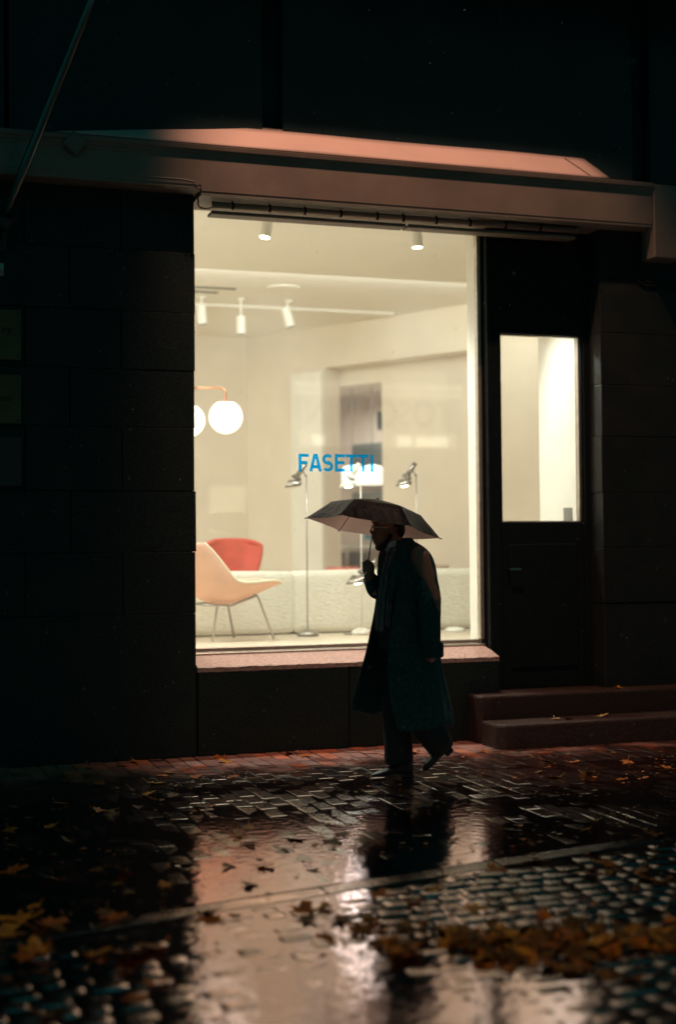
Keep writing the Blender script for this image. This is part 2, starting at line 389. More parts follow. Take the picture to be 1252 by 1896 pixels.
    b.inputs['Base Color'].default_value = (.005, .010, .010, 1); b.inputs['IOR'].default_value = 2.0; b.inputs['Specular Tint'].default_value = (1, .78, .68, 1)
    b1 = nt.nodes.new('ShaderNodeBump'); b1.inputs['Distance'].default_value = .0002; nt.links.new(n2.outputs['Fac'], b1.inputs['Height'])
    b2 = nt.nodes.new('ShaderNodeBump'); b2.inputs['Distance'].default_value = .0045; nt.links.new(n3.outputs['Fac'], b2.inputs['Height'])
    n6 = ns(42, 4, .6); b6 = nt.nodes.new('ShaderNodeBump'); b6.inputs['Distance'].default_value = .0024; nt.links.new(n6.outputs['Fac'], b6.inputs['Height']); nt.links.new(b1.outputs['Normal'], b6.inputs['Normal'])
    vo = nt.nodes.new('ShaderNodeTexVoronoi'); vo.feature = 'SMOOTH_F1'; vo.inputs['Scale'].default_value = 8.5; vo.inputs['Smoothness'].default_value = .25; vo.inputs['Randomness'].default_value = .7
    nt.links.new(tc.outputs['Object'], vo.inputs['Vector']); b7 = nt.nodes.new('ShaderNodeBump'); b7.invert = True; b7.inputs['Distance'].default_value = .0008
    nt.links.new(vo.outputs['Distance'], b7.inputs['Height']); nt.links.new(b6.outputs['Normal'], b7.inputs['Normal']); nt.links.new(b7.outputs['Normal'], b2.inputs['Normal']); nt.links.new(b2.outputs['Normal'], b.inputs['Normal'])
    def film(tex_scale, lo, hi, rough, col):
        # water film lying in patches over the surface
        gl = nt.nodes.new('ShaderNodeBsdfGlossy'); gl.inputs['Roughness'].default_value = rough; gl.inputs['Color'].default_value = col
        nn = ns(tex_scale, 5, .6); mm = nt.nodes.new('ShaderNodeMapRange'); mm.inputs['From Min'].default_value = .40; mm.inputs['From Max'].default_value = .60
        mm.inputs['To Min'].default_value = lo; mm.inputs['To Max'].default_value = hi; nt.links.new(nn.outputs['Fac'], mm.inputs['Value'])
        mx = nt.nodes.new('ShaderNodeMixShader')
        sx = nt.nodes.new('ShaderNodeSeparateXYZ'); nt.links.new(tc.outputs['Object'], sx.inputs[0]); xr = nt.nodes.new('ShaderNodeMapRange')   # standing water lies towards the left, the crown drains
        xr.inputs['From Min'].default_value = 1.9; xr.inputs['From Max'].default_value = 2.7; xr.inputs['To Min'].default_value = 1; xr.inputs['To Max'].default_value = .10; nt.links.new(sx.outputs['X'], xr.inputs['Value'])
        mu = nt.nodes.new('ShaderNodeMath'); mu.operation = 'MULTIPLY'; nt.links.new(mm.outputs['Result'], mu.inputs[0]); nt.links.new(xr.outputs['Result'], mu.inputs[1])
        nt.links.new(mu.outputs[0], mx.inputs[0])
        nt.links.new(b.outputs[0], mx.inputs[1]); nt.links.new(gl.outputs[0], mx.inputs[2]); nt.links.new(mx.outputs[0], nt.nodes['Material Output'].inputs['Surface'])
        return gl
    gl = film(2.6, .22, .95, .05, (1, .73, .69, 1)); nt.links.new(b2.outputs['Normal'], gl.inputs['Normal'])
    bm = NB(); N = 70
    g = []
    xs = [-40, -10] + [-4+i*.12 for i in range(101)] + [12, 40]
    ys = [-38, -20, -12, -9] + [-8+i*.08 for i in range(60)]
    grid = []
    for y in ys:
        rowv = []
        for x in xs:
            yy = y
            z = -.022 + (mnoise.noise(Vector((x*.8, y*.8, 1.7)))*.006 if -5 < x < 9 and y > -8.1 else 0)
            rowv.append(bm.verts.new((x, yy, z)))
        grid.append(rowv)
    top = [bm.verts.new((x, kerb_y(x)-.135 if -4 <= x <= 8.2 else kerb_y(max(-4, min(8.2, x)))-.135, -.022)) for x in xs]
    grid = [r for r in grid if r[0].co.y < -4.5] + [top]
    for a, c in zip(grid, grid[1:]):
        for j in range(len(xs)-1): bm.faces.new((a[j], a[j+1], c[j+1], c[j]))
    used = {v for f in bm.faces for v in f.verts}
    for v in list(bm.verts):
        if v not in used: bm.verts.remove(v)
    tag(obj('road', bm, m, smooth=True), None, None, kind='structure')
    MT['asphalt'] = m
    # small granite setts of the carriageway, rounded and uneven
    V = []; F = []; y = -7.4; row = 0
    while y < -3.2:
        h_ = rnd.uniform(.10, .13); x = -1.6+rnd.uniform(0, .1)
        while x < 6.6:
            w_ = rnd.uniform(.10, .17); cx, cy = x+w_/2, y+h_/2
            if cy+h_/2 < kerb_y(cx)-.15:
                lift = mnoise.noise(Vector((cx*.9, cy*1.1, 7.7)))*.007+.006*max(0, min(1, (cx-2.05)/.8))+rnd.uniform(-.0035, .0035)
                tx = rnd.gauss(0, .02); ty = rnd.gauss(0, .02); b0 = len(V); g_ = .004
                for inset, dz in ((g_, -.04), (g_, -.010), (g_+.008, -.0035), (g_+.026, 0)):
                    for k in range(12):
                        a = 2*PI*(k+.5)/12; c_, s_ = math.cos(a), math.sin(a); n_ = max(abs(c_), abs(s_)); e_ = .82
                        px = cx+(w_/2-inset)*(c_/n_*e_+c_*(1-e_)); py = cy+(h_/2-inset)*(s_/n_*e_+s_*(1-e_))
                        V.append((px, py, -.004+lift+dz+(px-cx)*tx+(py-cy)*ty))
                for q in range(3):
                    for k in range(12): F.append((b0+q*12+k, b0+q*12+(k+1) % 12, b0+q*12+12+(k+1) % 12, b0+q*12+12+k))
                F.append(tuple(b0+36+k for k in range(12)))
            x += w_
        y += h_; row += 1
    me2 = bpy.data.meshes.new('cobbled_road'); me2.from_pydata(V, [], F); me2.polygons.foreach_set('use_smooth', [True]*len(me2.polygons)); me2.materials.append(m)
    o2 = bpy.data.objects.new('cobbled_road', me2); COL.objects.link(o2); tag(o2, None, None, kind='structure')
    # flush kerb stones
    bm = NB(); x = -4
    while x < 9:
        L = rnd.uniform(.9, 1.1); xa, xb = x+.004, x+L-.004
        z = -.004+rnd.uniform(-.002, .002)
        v = [bm.verts.new(p) for p in ((xa,kerb_y(xa)-.13,-.06),(xb,kerb_y(xb)-.13,-.06),(xb,kerb_y(xb),-.06),(xa,kerb_y(xa),-.06),(xa,kerb_y(xa)-.13,z),(xb,kerb_y(xb)-.13,z),(xb,kerb_y(xb),z),(xa,kerb_y(xa),z))]
        for q in ((3,2,1,0),(4,5,6,7),(0,1,5,4),(1,2,6,5),(2,3,7,6),(3,0,4,7)): bm.faces.new([v[i] for i in q])
        x += L
    kerbm = mat('wet_kerb_granite', (.07, .06, .055), .12, var=.3, vscale=60, bump=.0015, bscale=70, rough2=.3)
    tag(obj('kerb', bm, m, bevel=.002), None, None, kind='structure')
    # standing water: a level sheet that the undulating bricks break through
    wm = bpy.data.materials.new('rain_water'); wm.use_nodes = True; nt = wm.node_tree
    for n in list(nt.nodes): nt.nodes.remove(n)
    out = nt.nodes.new('ShaderNodeOutputMaterial'); mx = nt.nodes.new('ShaderNodeMixShader'); tr = nt.nodes.new('ShaderNodeBsdfTransparent')
    gl = nt.nodes.new('ShaderNodeBsdfGlossy'); gl.inputs['Roughness'].default_value = .06; gl.inputs['Color'].default_value = (1, .76, .78, 1); fr = nt.nodes.new('ShaderNodeFresnel'); fr.inputs['IOR'].default_value = 3.6
    tc = nt.nodes.new('ShaderNodeTexCoord'); n = nt.nodes.new('ShaderNodeTexNoise'); n.inputs['Scale'].default_value = 18; n.inputs['Detail'].default_value = 4
    bp = nt.nodes.new('ShaderNodeBump'); bp.inputs['Distance'].default_value = .0022
    nt.links.new(tc.outputs['Object'], n.inputs['Vector']); nt.links.new(n.outputs['Fac'], bp.inputs['Height'])
    nt.links.new(bp.outputs['Normal'], gl.inputs['Normal']); nt.links.new(bp.outputs['Normal'], fr.inputs['Normal'])
    bo = nt.nodes.new('ShaderNodeMath'); bo.operation = 'MULTIPLY'; bo.inputs[1].default_value = 1.5; bo.use_clamp = True; nt.links.new(fr.outputs[0], bo.inputs[0]); nt.links.new(bo.outputs[0], mx.inputs['Fac']); nt.links.new(tr.outputs[0], mx.inputs[1]); nt.links.new(gl.outputs[0], mx.inputs[2]); nt.links.new(mx.outputs[0], out.inputs['Surface'])
    bm = NB()
    v = [bm.verts.new(p) for p in ((-3.2, kerb_y(-3.2)+.0, -.0015), (8.8, kerb_y(8.8)+.0, -.0015), (8.8, -1.2, -.0045), (-3.2, -1.2, -.0045))]
    bm.faces.new(v)
    bm.faces.new([bm.verts.new(p) for p in ((-1.6, -7.4, -.0058), (6.6, -7.4, -.0058), (6.6, kerb_y(6.6)-.14, -.0058), (-1.6, kerb_y(-1.6)-.14, -.0058))])
    tag(obj('puddle_water', bm, wm), None, None, kind='structure')
build_ground()
bm = NB()
for i in range(2000):
    x = rnd.uniform(-.6, 6.2); y = -rnd.random()**.75*5.6-.02; q = rnd.uniform(.006, .022); a = rnd.uniform(0, 6.28)
    if abs(mnoise.noise(Vector((x*1.4, y*1.4, 8))))*1.6 < rnd.random()*.6: continue
    vs = [bm.verts.new((x+q*rnd.uniform(.5, 1.2)*math.cos(a+k*1.257), y+q*rnd.uniform(.5, 1.2)*math.sin(a+k*1.257), .003+rnd.random()*q*.5)) for k in range(5)]
    f = bm.faces.new(vs); f.material_index = rnd.choice((0, 0, 0, 1))
o = obj('leaf_crumbs', bm, 'leaf3', recalc=False); o.data.materials.append(MT['leaf2']); tag(o, 'small dark crumbs of leaf and grit scattered over the wet paving', 'litter', kind='stuff')

# ------------------------------------------------------------------ building shell
bld = thing('shop_building', 'dark stone street front with a brightly lit shop window and doorway', 'building')
def stone_wall():
    bm = NB()
    zs = [0, 1.025, 1.465, 1.901, 2.351, 2.763, 3.179, 3.616, 4.035]
    xj = [-6, -4.2, -2.6, -1.2, .02, 1.14, 1.816, 2.345]
    xj2 = [-6, -4.7, -3.3, -1.9, -.6, .3, 1.45, 2.345]
    for i, (a, b) in enumerate(zip(zs, zs[1:])):
        cols = [-6, -3, -1, .7, 2.345] if i == 0 else (xj if i % 2 else xj2)
        for c, d in zip(cols, cols[1:]):
            j = rnd.uniform(-.004, .004)
            box(bm, c+.003, d-.003 if d < 2.3 else d+rnd.uniform(-.008, .006), j, .30, a+.001, b-.001, .0035, 2)
    box(bm, -6, 2.325, .03, .295, 0.0, 4.03)
    part('stone_wall', bm, 'granite', bld)
    bm = NB()                                          # parapet under the window
    box(bm, 2.352, 3.5, 0, .40, 0, .60, .006); box(bm, 3.506, 4.73, 0.002, .40, 0, .60, .006)
    part('parapet', bm, 'granite', bld)
    bm = NB()                                          # chamfered sill stone
    for xa, xb in ((2.352, 4.73),):
        n = 60
        ring = []
        for k in range(n+1):
            x = xa+(xb-xa)*k/n; w = rnd.uniform(-.003, .003)
            ring.append([(x, .0+w, .60), (x, -.004+w, .632+w), (x, .015, .640), (x, .13, .672+w*.4), (x, .268, .700), (x, .268, .60)])
        loft(bm, ring)
    part('window_sill', bm, 'sill', bld)
    bm = NB()                                          # pier right of the door
    for i, (a, b) in enumerate(zip(zs[1:], zs[2:])):
        box(bm, 5.651+rnd.uniform(-.003, .003), 7.2, rnd.uniform(-.003, .003), .26, a+.001, b-.001, .0035, 2)
        box(bm, 7.206, 9.5, 0, .26, a+.001, b-.001, .0035, 2)
    box(bm, 5.655, 9.5, .004, .26, 0, 1.022, .009, 2)
    part('pier', bm, 'granite2', bld)
    bm = NB()                                          # upper storey: rendered bays with grooves
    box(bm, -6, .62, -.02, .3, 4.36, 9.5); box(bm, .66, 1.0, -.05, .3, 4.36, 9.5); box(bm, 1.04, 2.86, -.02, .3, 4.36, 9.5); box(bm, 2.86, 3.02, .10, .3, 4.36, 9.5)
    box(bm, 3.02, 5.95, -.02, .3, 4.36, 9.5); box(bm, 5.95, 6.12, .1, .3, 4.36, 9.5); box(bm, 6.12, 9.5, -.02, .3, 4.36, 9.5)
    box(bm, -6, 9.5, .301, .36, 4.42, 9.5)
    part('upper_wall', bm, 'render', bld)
    bm = NB()                                          # added unseen ledge: it blocks the lamp to shade the wall below
    loft(bm, [[(x, .28, 5.95), (x, -.70, 5.95), (x, -.72, 5.97), (x, -.72, 6.05), (x, -.76, 6.08), (x, -.76, 6.16), (x, .28, 6.30)] for x in (-6, 9.5)])
    part('added_shade_ledge', bm, 'render', bld)
stone_wall()
def fascia():
    bm = NB()
    def prof(zb, x):
        return [(x, .28, zb), (x, -.155, zb), (x, -.175, zb+.006), (x, -.175, zb+.022), (x, -.18, zb+.028), (x, -.18, 4.262), (x, -.186, 4.268), (x, -.186, 4.284),
                (x, -.196, 4.292), (x, -.196, 4.308), (x, -.21, 4.318), (x, -.215, 4.345), (x, -.20, 4.352), (x, .28, 4.352)]
    xs = [2.36+(6.03-2.36)*i/24 for i in range(25)]
    loft(bm, [prof(4.0, x) for x in xs])
    part('fascia', bm, 'fascia', bld)
    bm = NB()
    loft(bm, [prof(4.042, x) for x in [-6, -3, 0, 1, 2, 2.3595]])
    part('fascia', bm, 'fascia', bld)
    bm = NB()
    tube(bm, [(-6, -.178, 4.10), (2.22, -.178, 4.10), (2.30, -.178, 4.09), (2.335, -.178, 4.05), (2.34, -.178, 4.02)], .006, 6)
    part('moulding', bm, 'fascia', bld)
    bm = NB()                                          # end panel and moulding on the right pier
    box(bm, 6.034, 6.30, -.20, .2, 3.76, 4.345, .008)
    part('end_panel', bm, 'fascia', bld)
    bm = NB()
    for d in (0, .028):
        tube(bm, [(5.98+d, -.008, 4.02), (5.98+d, -.008, 3.66+d), (6.0+d, -.008, 3.60+d), (6.05+d, -.008, 3.57+d), (6.8, -.008, 3.57+d)], .010, 8)
    part('moulding', bm, 'granite2', bld)
    # canopy cover: hipped sheet sloping from the wall to the fascia edge
    bm = NB()
    F0, F1 = (1.33, -.205, 4.356), (5.64, -.205, 4.356)
    N = 40; rows = []
    for k in range(9):
        t = k/8; row = []
        xl = 1.33+(2.883-1.33)*t; xr = 5.64+(5.50-5.64)*t
        for i in range(N+1):
            s = i/N; x = xl+(xr-xl)*s
            sag = .010*math.sin(PI*t)*mnoise.noise(Vector((x*1.6, t*2, .5))) + .006*math.sin(PI*t)*math.sin(x*4.3)
            row.append((x, -.205+.205*t, 4.356+.215*t+sag))
        rows.append(row)
    loft(bm, rows, closed=False)
    part('canopy_cover', bm, 'canopy', bld, smooth=True, solid=.006)
    bm = NB()
    tube(bm, [(5.33, -.04, 4.535), (5.40, -.12, 4.452), (5.47, -.2, 4.366)], .004, 6)
    part('seam', bm, 'blackpaint', bld)
    bm = NB(); box(bm, 1.40, 1.52, -.232, -.2, 4.22, 4.35, .012)
    bmesh.ops.rotate(bm, verts=bm.verts, cent=(1.46, -.216, 4.285), matrix=Matrix.Rotation(R(40), 3, 'Y'))
    part('bracket', bm, 'fascia', bld)
fascia()
def window():
    w = thing('window', '', ''); del w['label']; del w['category']; w.parent = bld
    bm = NB()
    box(bm, 2.10, 4.742, .272, .34, .640, .664, .003); box(bm, 2.10, 4.742, .268, .34, .688, .716, .004)
    box(bm, 2.10, 4.70, .285, .36, .722, .752, .003)
    box(bm, 4.706, 4.740, .275, .34, .754, 4.10, .004)
    box(bm, 2.10, 4.742, .275, .36, 4.105, 4.15)
    part('frame', bm, 'alu', w)
    bm = NB(); box(bm, 2.10, 4.742, .285, .34, .665, .687); box(bm, 4.742, 4.752, .268, .34, .66, 4.1)
    part('gasket', bm, 'blackpaint', w)
    bm = NB(); v = [bm.verts.new(p) for p in ((2.10,.31,.75),(4.708,.31,.75),(4.708,.31,4.108),(2.10,.31,4.108))]; bm.faces.new(v)
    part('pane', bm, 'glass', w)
    bm = NB(); box(bm, 4.716, 4.83, .345, .50, .70, 4.2)
    part('inner_jamb', bm, 'white', w)
    # vinyl lettering on the pane
    bm = NB(); t = .0235; H = .134
    def stroke(pts):
        pts = [Vector((p[0], p[1])) for p in pts]
        L = []; Rr = []
        for i, p in enumerate(pts):
            a = (p-pts[i-1]).normalized() if i else None; b = (pts[i+1]-p).normalized() if i < len(pts)-1 else None
            if a is None: n = Vector((-b.y, b.x)); s = 1
            elif b is None: n = Vector((-a.y, a.x)); s = 1
            else:
                n = (Vector((-a.y, a.x))+Vector((-b.y, b.x))).normalized(); s = 1/max(.5, n.dot(Vector((-a.y, a.x))))
            L.append(p+n*t/2*s); Rr.append(p-n*t/2*s)
        for i in range(len(pts)-1):
            bm.faces.new([bm.verts.new((q.x, .3085, q.y)) for q in (L[i], L[i+1], Rr[i+1], Rr[i])])
    x0, z0 = 3.219, 2.066
    h = t/2
    def seq(ch, x, wd):
        S = lambda *p: stroke([(x+a, z0+b) for a, b in p])
        if ch == 'F': S((h, 0), (h, H)); S((t, H-h), (wd, H-h)); S((t, H*.50), (wd*.86, H*.50))
        if ch == 'E': S((h, 0), (h, H)); S((t, H-h), (wd, H-h)); S((t, H*.51), (wd*.92, H*.51)); S((t, h), (wd, h))
        if ch == 'T': S((0, H-h), (wd, H-h)); S((wd/2, 0), (wd/2, H-t))
        if ch == 'I': S((h, 0), (h, H))
        if ch == 'A': S((h*.8, 0), (wd/2-h*.35, H)); S((wd-h*.8, 0), (wd/2+h*.35, H)); S((wd*.25, H*.27), (wd*.75, H*.27))
        if ch == 'S':
            P = []; rx_, rz = wd/2-h, (H-t)/4
            for k in range(13):
                a = R(35+k*(235/12)); P.append((wd/2+rx_*math.cos(a), H-h-rz+rz*math.sin(a)))
            for k in range(13):
                a = R(90-k*(235/12)); P.append((wd/2+rx_*math.cos(a), h+rz+rz*math.sin(a)))
            S(*P)
    x = x0
    for ch, wd, gap in (('F', .082, .006), ('A', .096, .006), ('S', .088, .014), ('E', .083, .006), ('T', .090, .006), ('T', .090, .016), ('I', t, 0)):
        seq(ch, x, wd); x += wd+gap
    bmesh.ops.transform(bm, matrix=Matrix.Translation((0, 0, 0)), verts=bm.verts)
    part('lettering', bm, 'blue', w, recalc=False)
    print('letters end', x)
window()
def door():
    d = thing('door', '', ''); del d['label']; del d['category']; d.parent = bld
    bm = NB()
    box(bm, 4.753, 4.86, .20, .34, .36, 4.0); box(bm, 5.60, 5.70, .19, .34, .36, 4.0); box(bm, 4.86, 5.60, .20, .34, 3.17, 4.0)
    part('frame', bm, 'blackpaint', d, bevel=.004)
    bm = NB()
    box(bm, 4.862, 5.598,   .212, .30, .362, 1.672, .003)
    box(bm, 4.93, 5.53, .200, .2115, .52, 1.50, .006); 
    box(bm, 4.862, 4.876, .212, .30, 1.673, 3.168); box(bm, 5.584, 5.598, .212, .30, 1.673, 3.168)
    part('leaf_panel', bm, 'blackpaint', d)
    bm = NB()
    for b in ((4.877, 4.884, .235, .28, 1.68, 3.16), (5.574, 5.583, .235, .28, 1.68, 3.16), (4.885, 5.573, .235, .28, 1.673, 1.682), (4.885, 5.573, .235, .28, 3.160, 3.168)): box(bm, *b)
    part('glazing_bead', bm, 'alu', d)
    bm = NB(); bm.faces.new([bm.verts.new(p) for p in ((4.884,.25,1.68),(5.575,.25,1.68),(5.575,.25,3.165),(4.884,.25,3.165))])
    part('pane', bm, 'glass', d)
    bm = NB(); tube(bm, [(4.91, .21, 1.30), (4.91, .15, 1.30), (5.0, .15, 1.30)], .009, 8); part('handle', bm, 'steelleg', d)
    bm = NB(); box(bm, 4.742, 5.655, .195, .345, .0, .357); box(bm, 4.742, 5.72, .346, .42, 0, .699); part('threshold', bm, 'granite2', d)
door()
# ------------------------------------------------------------------ shop interior
WA = Vector((6.821, 5.132)); WS = Vector((-.4833, .8757)); WN = Vector((.8757, .4833))
def W3(s, t, z): p = WA+WS*s+WN*t; return Vector((p.x, p.y, z))
def interior():
    bm = NB(); box(bm, -3, 10, .41, 12, .55, .70); part('shop_floor', bm, 'floor', bld)
    bm = NB()
    box(bm, -3, 10, .30, 3.44, 4.2, 4.36)
    box(bm, -3, 10, 3.44, 12, 4.30, 4.40)
    box(bm, -3, 6.2, 5.92, 6.05, 4.275, 4.2995)
    part('ceiling', bm, 'ceil', bld)
    bm = NB()
    obox(bm, WA, WS, WN, (2.304, 3.74), (0, .3), .7, 4.3)          # wall left of the niche
    obox(bm, WA, WS, WN, (-.35, 2.303), (0, .45), 3.765, 4.2995)     # bulkhead
    part('back_wall', bm, 'beige', bld)
    bm = NB()
    obox(bm, WA, WS, WN, (-.35, 1.60), (.301, .44), .7, 3.764); obox(bm, WA, WS, WN, (-5, -.351), (-.02, .44), .7, 4.31)       # niche wall right of the opening
    obox(bm, WA, WS, WN, (1.60, 2.303), (.301, .44), 3.55, 3.764)
    part('back_wall', bm, 'beige', bld)
    bm = NB(); obox(bm, WA, WS, WN, (2.31, 2.85), (-.05, -.001), .7, 3.72); part('column', bm, 'white', bld)
    bm = NB(); box(bm, -3, 5.02, 8.39, 8.6, .7, 4.3); part('side_wall', bm, 'beige', bld)
    bm = NB(); box(bm, -3.2, -3, .3, 8.6, .7, 4.3); part('side_wall', bm, 'white', bld)
    bm = NB(); box(bm, 5.72, 5.80, .345, 1.22, .7, 4.2); box(bm, 5.8005, 9.6, 1.14, 1.22, .7, 4.2); part('hall_wall', bm, 'white', bld)
    bm = NB(); box(bm, -3, 2.1, .302, .36, .7, 4.2); part('inner_lining', bm, 'white', bld)
    # room behind the opening
    bm = NB()
    obox(bm, WA, WS, WN, (.6, 4.6), (2.3, 2.4), .7, 3.7); obox(bm, WA, WS, WN, (4.6, 4.7), (.44, 2.4), .7, 3.7); obox(bm, WA, WS, WN, (.5, .6), (.44, 2.4), .7, 3.7)
    obox(bm, WA, WS, WN, (.5, 4.7), (.44, 2.4), 3.7, 3.8)
    part('rear_room_wall', bm, 'rose', bld)
interior()
p = W3(2.9, 1.3, 3.5); area('rear_room_light', p, p-Vector((0,0,1)), 36, CREAM, .8, .8)

# ------------------------------------------------------------------ stone steps
def step(label, x0, y0, y1, z0, z1, cham):
    bm = NB()
    pts = [(x0, y1), (x0, y0+cham*.35), (x0+cham*.25, y0+cham*.1), (x0+cham*.6, y0), (6.9, y0), (6.9, y1)]
    loft(bm, [[(x, y, z) for x, y in pts] for z in (z0, z1)])
    o = obj('stone_step', bm, 'stepstone', bevel=.018); tag(o, label, 'step'); return o
step('lower granite doorstep slab with fallen leaves, standing on the paving', 4.475, -.548, -.205, -.02, .178, .22)
step('upper granite doorstep block directly under the dark door', 4.47, -.20, .19, -.02, .357, .14)

# ------------------------------------------------------------------ awning roller under the fascia
aw = thing('rolled_awning', 'rolled up awning tube hanging under the fascia above the window', 'awning', (2.48, -.05, 3.95))
bm = NB(); tube(bm, [(2.47, -.05, 3.968), (5.43, -.05, 3.968)], .023, 14); part('roller_tube', bm, 'rollermetal', aw, smooth=True)
bm = NB(); box(bm, 2.47, 3.985, -.03, .10, 3.905, 3.931, .006); box(bm, 4.0, 5.43, -.03, .10, 3.905, 3.931, .006); part('front_bar', bm, 'fascia', aw)
for i, x in enumerate((2.62, 2.90, 3.17, 3.45, 3.74, 3.95, 4.22, 4.50, 4.8, 5.1)):
    bm = NB(); tube(bm, [(x-.008, -.05, 3.968), (x+.008, -.05, 3.968)], .028, 12); tube(bm, [(x, -.05, 4.0), (x, -.07, 3.935)], .007, 6); part('clip', bm, 'blackpaint', aw)
bm = NB(); tube(bm, [(2.365, -.06, 4.0), (2.365, -.06, 3.955), (2.38, -.06, 3.935), (2.42, -.06, 3.928), (2.46, -.055, 3.94), (2.49, -.05, 3.968)], .006, 6); part('cable', bm, 'rollermetal', aw, smooth=True)

# ------------------------------------------------------------------ flagpole, plaques
fp = thing('flagpole', 'slanting painted flagpole fixed to the stone wall', 'flagpole', (.93, -.1, 3.6))
bm = NB(); a, b = Vector((.93, -.14, 3.60)), Vector((1.62, -.95, 5.42)); tube(bm, [a, a.lerp(b, .3), a.lerp(b, .7), b], [.034, .031, .026, .022], 14); part('pole', bm, 'pole', fp, smooth=True)
bm = NB(); box(bm, .90, 1.02, -.02, -.001, 3.55, 3.80, .006); tube(bm, [(.97, -.02, 3.74), (.995, -.16, 3.71)], .016, 8); tube(bm, [(.985, -.185, 3.685), (1.005, -.215, 3.74)], .05, 12); part('bracket', bm, 'drain', fp)
bm = NB(); tube(bm, [(.96, -.0, 3.42), (.975, -.06, 3.43)], .022, 10); box(bm, .93, 1.0, -.012, -.001, 3.38, 3.47, .004); part('cleat', bm, 'alu', fp)
def text_mesh(s, size, x_right, z, y, rootobj, name='lettering'):
    c = bpy.data.curves.new('t', 'FONT'); c.body = s; c.size = size; c.align_x = 'RIGHT'; c.offset = size*.02
    t = bpy.data.objects.new('t', c); COL.objects.link(t); bpy.context.view_layer.update()
    me = bpy.data.meshes.new_from_object(t.evaluated_get(bpy.context.evaluated_depsgraph_get()))
    bpy.data.objects.remove(t)
    me.transform(Matrix.Translation((x_right, y, z)) @ Matrix.Rotation(R(90), 4, 'X'))
    off = rootobj.location; me.transform(Matrix.Translation(-off))
    me.materials.clear(); me.materials.append(MT['ink'])
    o = bpy.data.objects.new(name, me); COL.objects.link(o); o.parent = rootobj
for lab, z0, z1, txts in (('upper brass plaque on the dark wall, its wording ending in ry', 2.80, 3.147, (('ry', .075, 2.985),)),
                          ('middle brass plaque on the dark wall, its wording ending in sors', 2.36, 2.697, (('sors', .062, 2.515),)),
                          ('lowest and dullest plaque on the dark wall, below two brass ones', 1.93, 2.267, ())):
    pl = thing('wall_plaque', lab, 'plaque', (.80, -.01, z0), 'name plaques on the stone wall')
    bm = NB(); box(bm, .45, 1.114, -.022, -.006, z0, z1, .003); part('plate', bm, 'brassplate' if z0 > 2 else 'drain', pl)
    for x, z in ((1.09, z0+.025), (1.09, z1-.025), (.475, z0+.025), (.475, z1-.025)):
        bm = NB(); ellipsoid(bm, (x, -.022, z), (.006, .004, .006), u=8, v=6); part('screw', bm, 'ink', pl)
    for s, size, z in txts: text_mesh(s, size, 1.05, z, -.0235, pl)

# ------------------------------------------------------------------ furniture and lamps in the window
def lounge_chair():
    c = thing('lounge_chair', 'peach leather shell lounge chair on thin steel legs in the window', 'chair', (3.05, 1.78, .70))
    bot = [(-.42,.80),(-.415,.65),(-.385,.5),(-.31,.37),(-.17,.30),(0,.295),(.18,.37),(.33,.435),(.375,.455)]
    edg = [(-.28,.825),(-.2,.745),(-.12,.635),(-.055,.545),(0,.480),(.10,.478),(.22,.487),(.34,.498),(.385,.478)]
    wid = [.23,.26,.29,.31,.32,.32,.31,.30,.29]
    bm = NB(); rows = []
    NV = 16
    for (b, e, w) in zip(bot, edg, wid):
        row = []
        for j in range(NV+1):
            v = -1+2*j/NV; k = abs(v)**2.6
            row.append((3.05+b[0]+(e[0]-b[0])*k, 1.78+v*w*(1-.06*k), .72+b[1]+(e[1]-b[1])*k))
        rows.append(row)
    loft(bm, rows, closed=False)
    part('shell', bm, 'peach', c, smooth=True, solid=.03, subsurf=1)
    for sgn in (0, -1):
        bm = NB(); tube(bm, [Vector(r[sgn]) for r in rows], .013, 8); part('piping', bm, 'piping', c, smooth=True, subsurf=1)
    bm = NB(); tube(bm, [Vector(p) for p in rows[-1]], .016, 8); part('piping', bm, 'piping', c, smooth=True, subsurf=1)
    bm = NB(); ellipsoid(bm, (3.09, 1.80, 1.13), (.17, .2, .06)); part('seat_cushion', bm, 'piping', c, smooth=True)
    L = [((2.90, 1.60, 1.01), (2.846, 1.563, .71)), ((3.25, 1.60, 1.085), (3.382, 1.558, .71)), ((3.08, 1.96, 1.02), (3.15, 2.01, .71)), ((2.78, 1.96, 1.01), (2.70, 2.0, .71))]
    for a, b in L:
        a, b = Vector(a), Vector(b); ins = Vector((3.05-a.x, 0, 0)).normalized()*.04
        bm = NB(); tube(bm, [a+ins+Vector((0,0,.004)), a+ins*.3, a+(b-a)*.06, b], .010, 10); part('leg', bm, 'steelleg', c, smooth=True)
    bm = NB(); tube(bm, [(2.78, 1.60, 1.012), (2.90, 1.60, 1.012), (3.02, 1.60, 1.004), (3.25, 1.60, 1.088)], .010, 8); tube(bm, [(2.9, 1.6, 1.01), (2.80, 1.96, 1.012), (3.08, 1.96, 1.02)], .010, 8)
    part('under_frame', bm, 'steelleg', c, smooth=True)
lounge_chair()
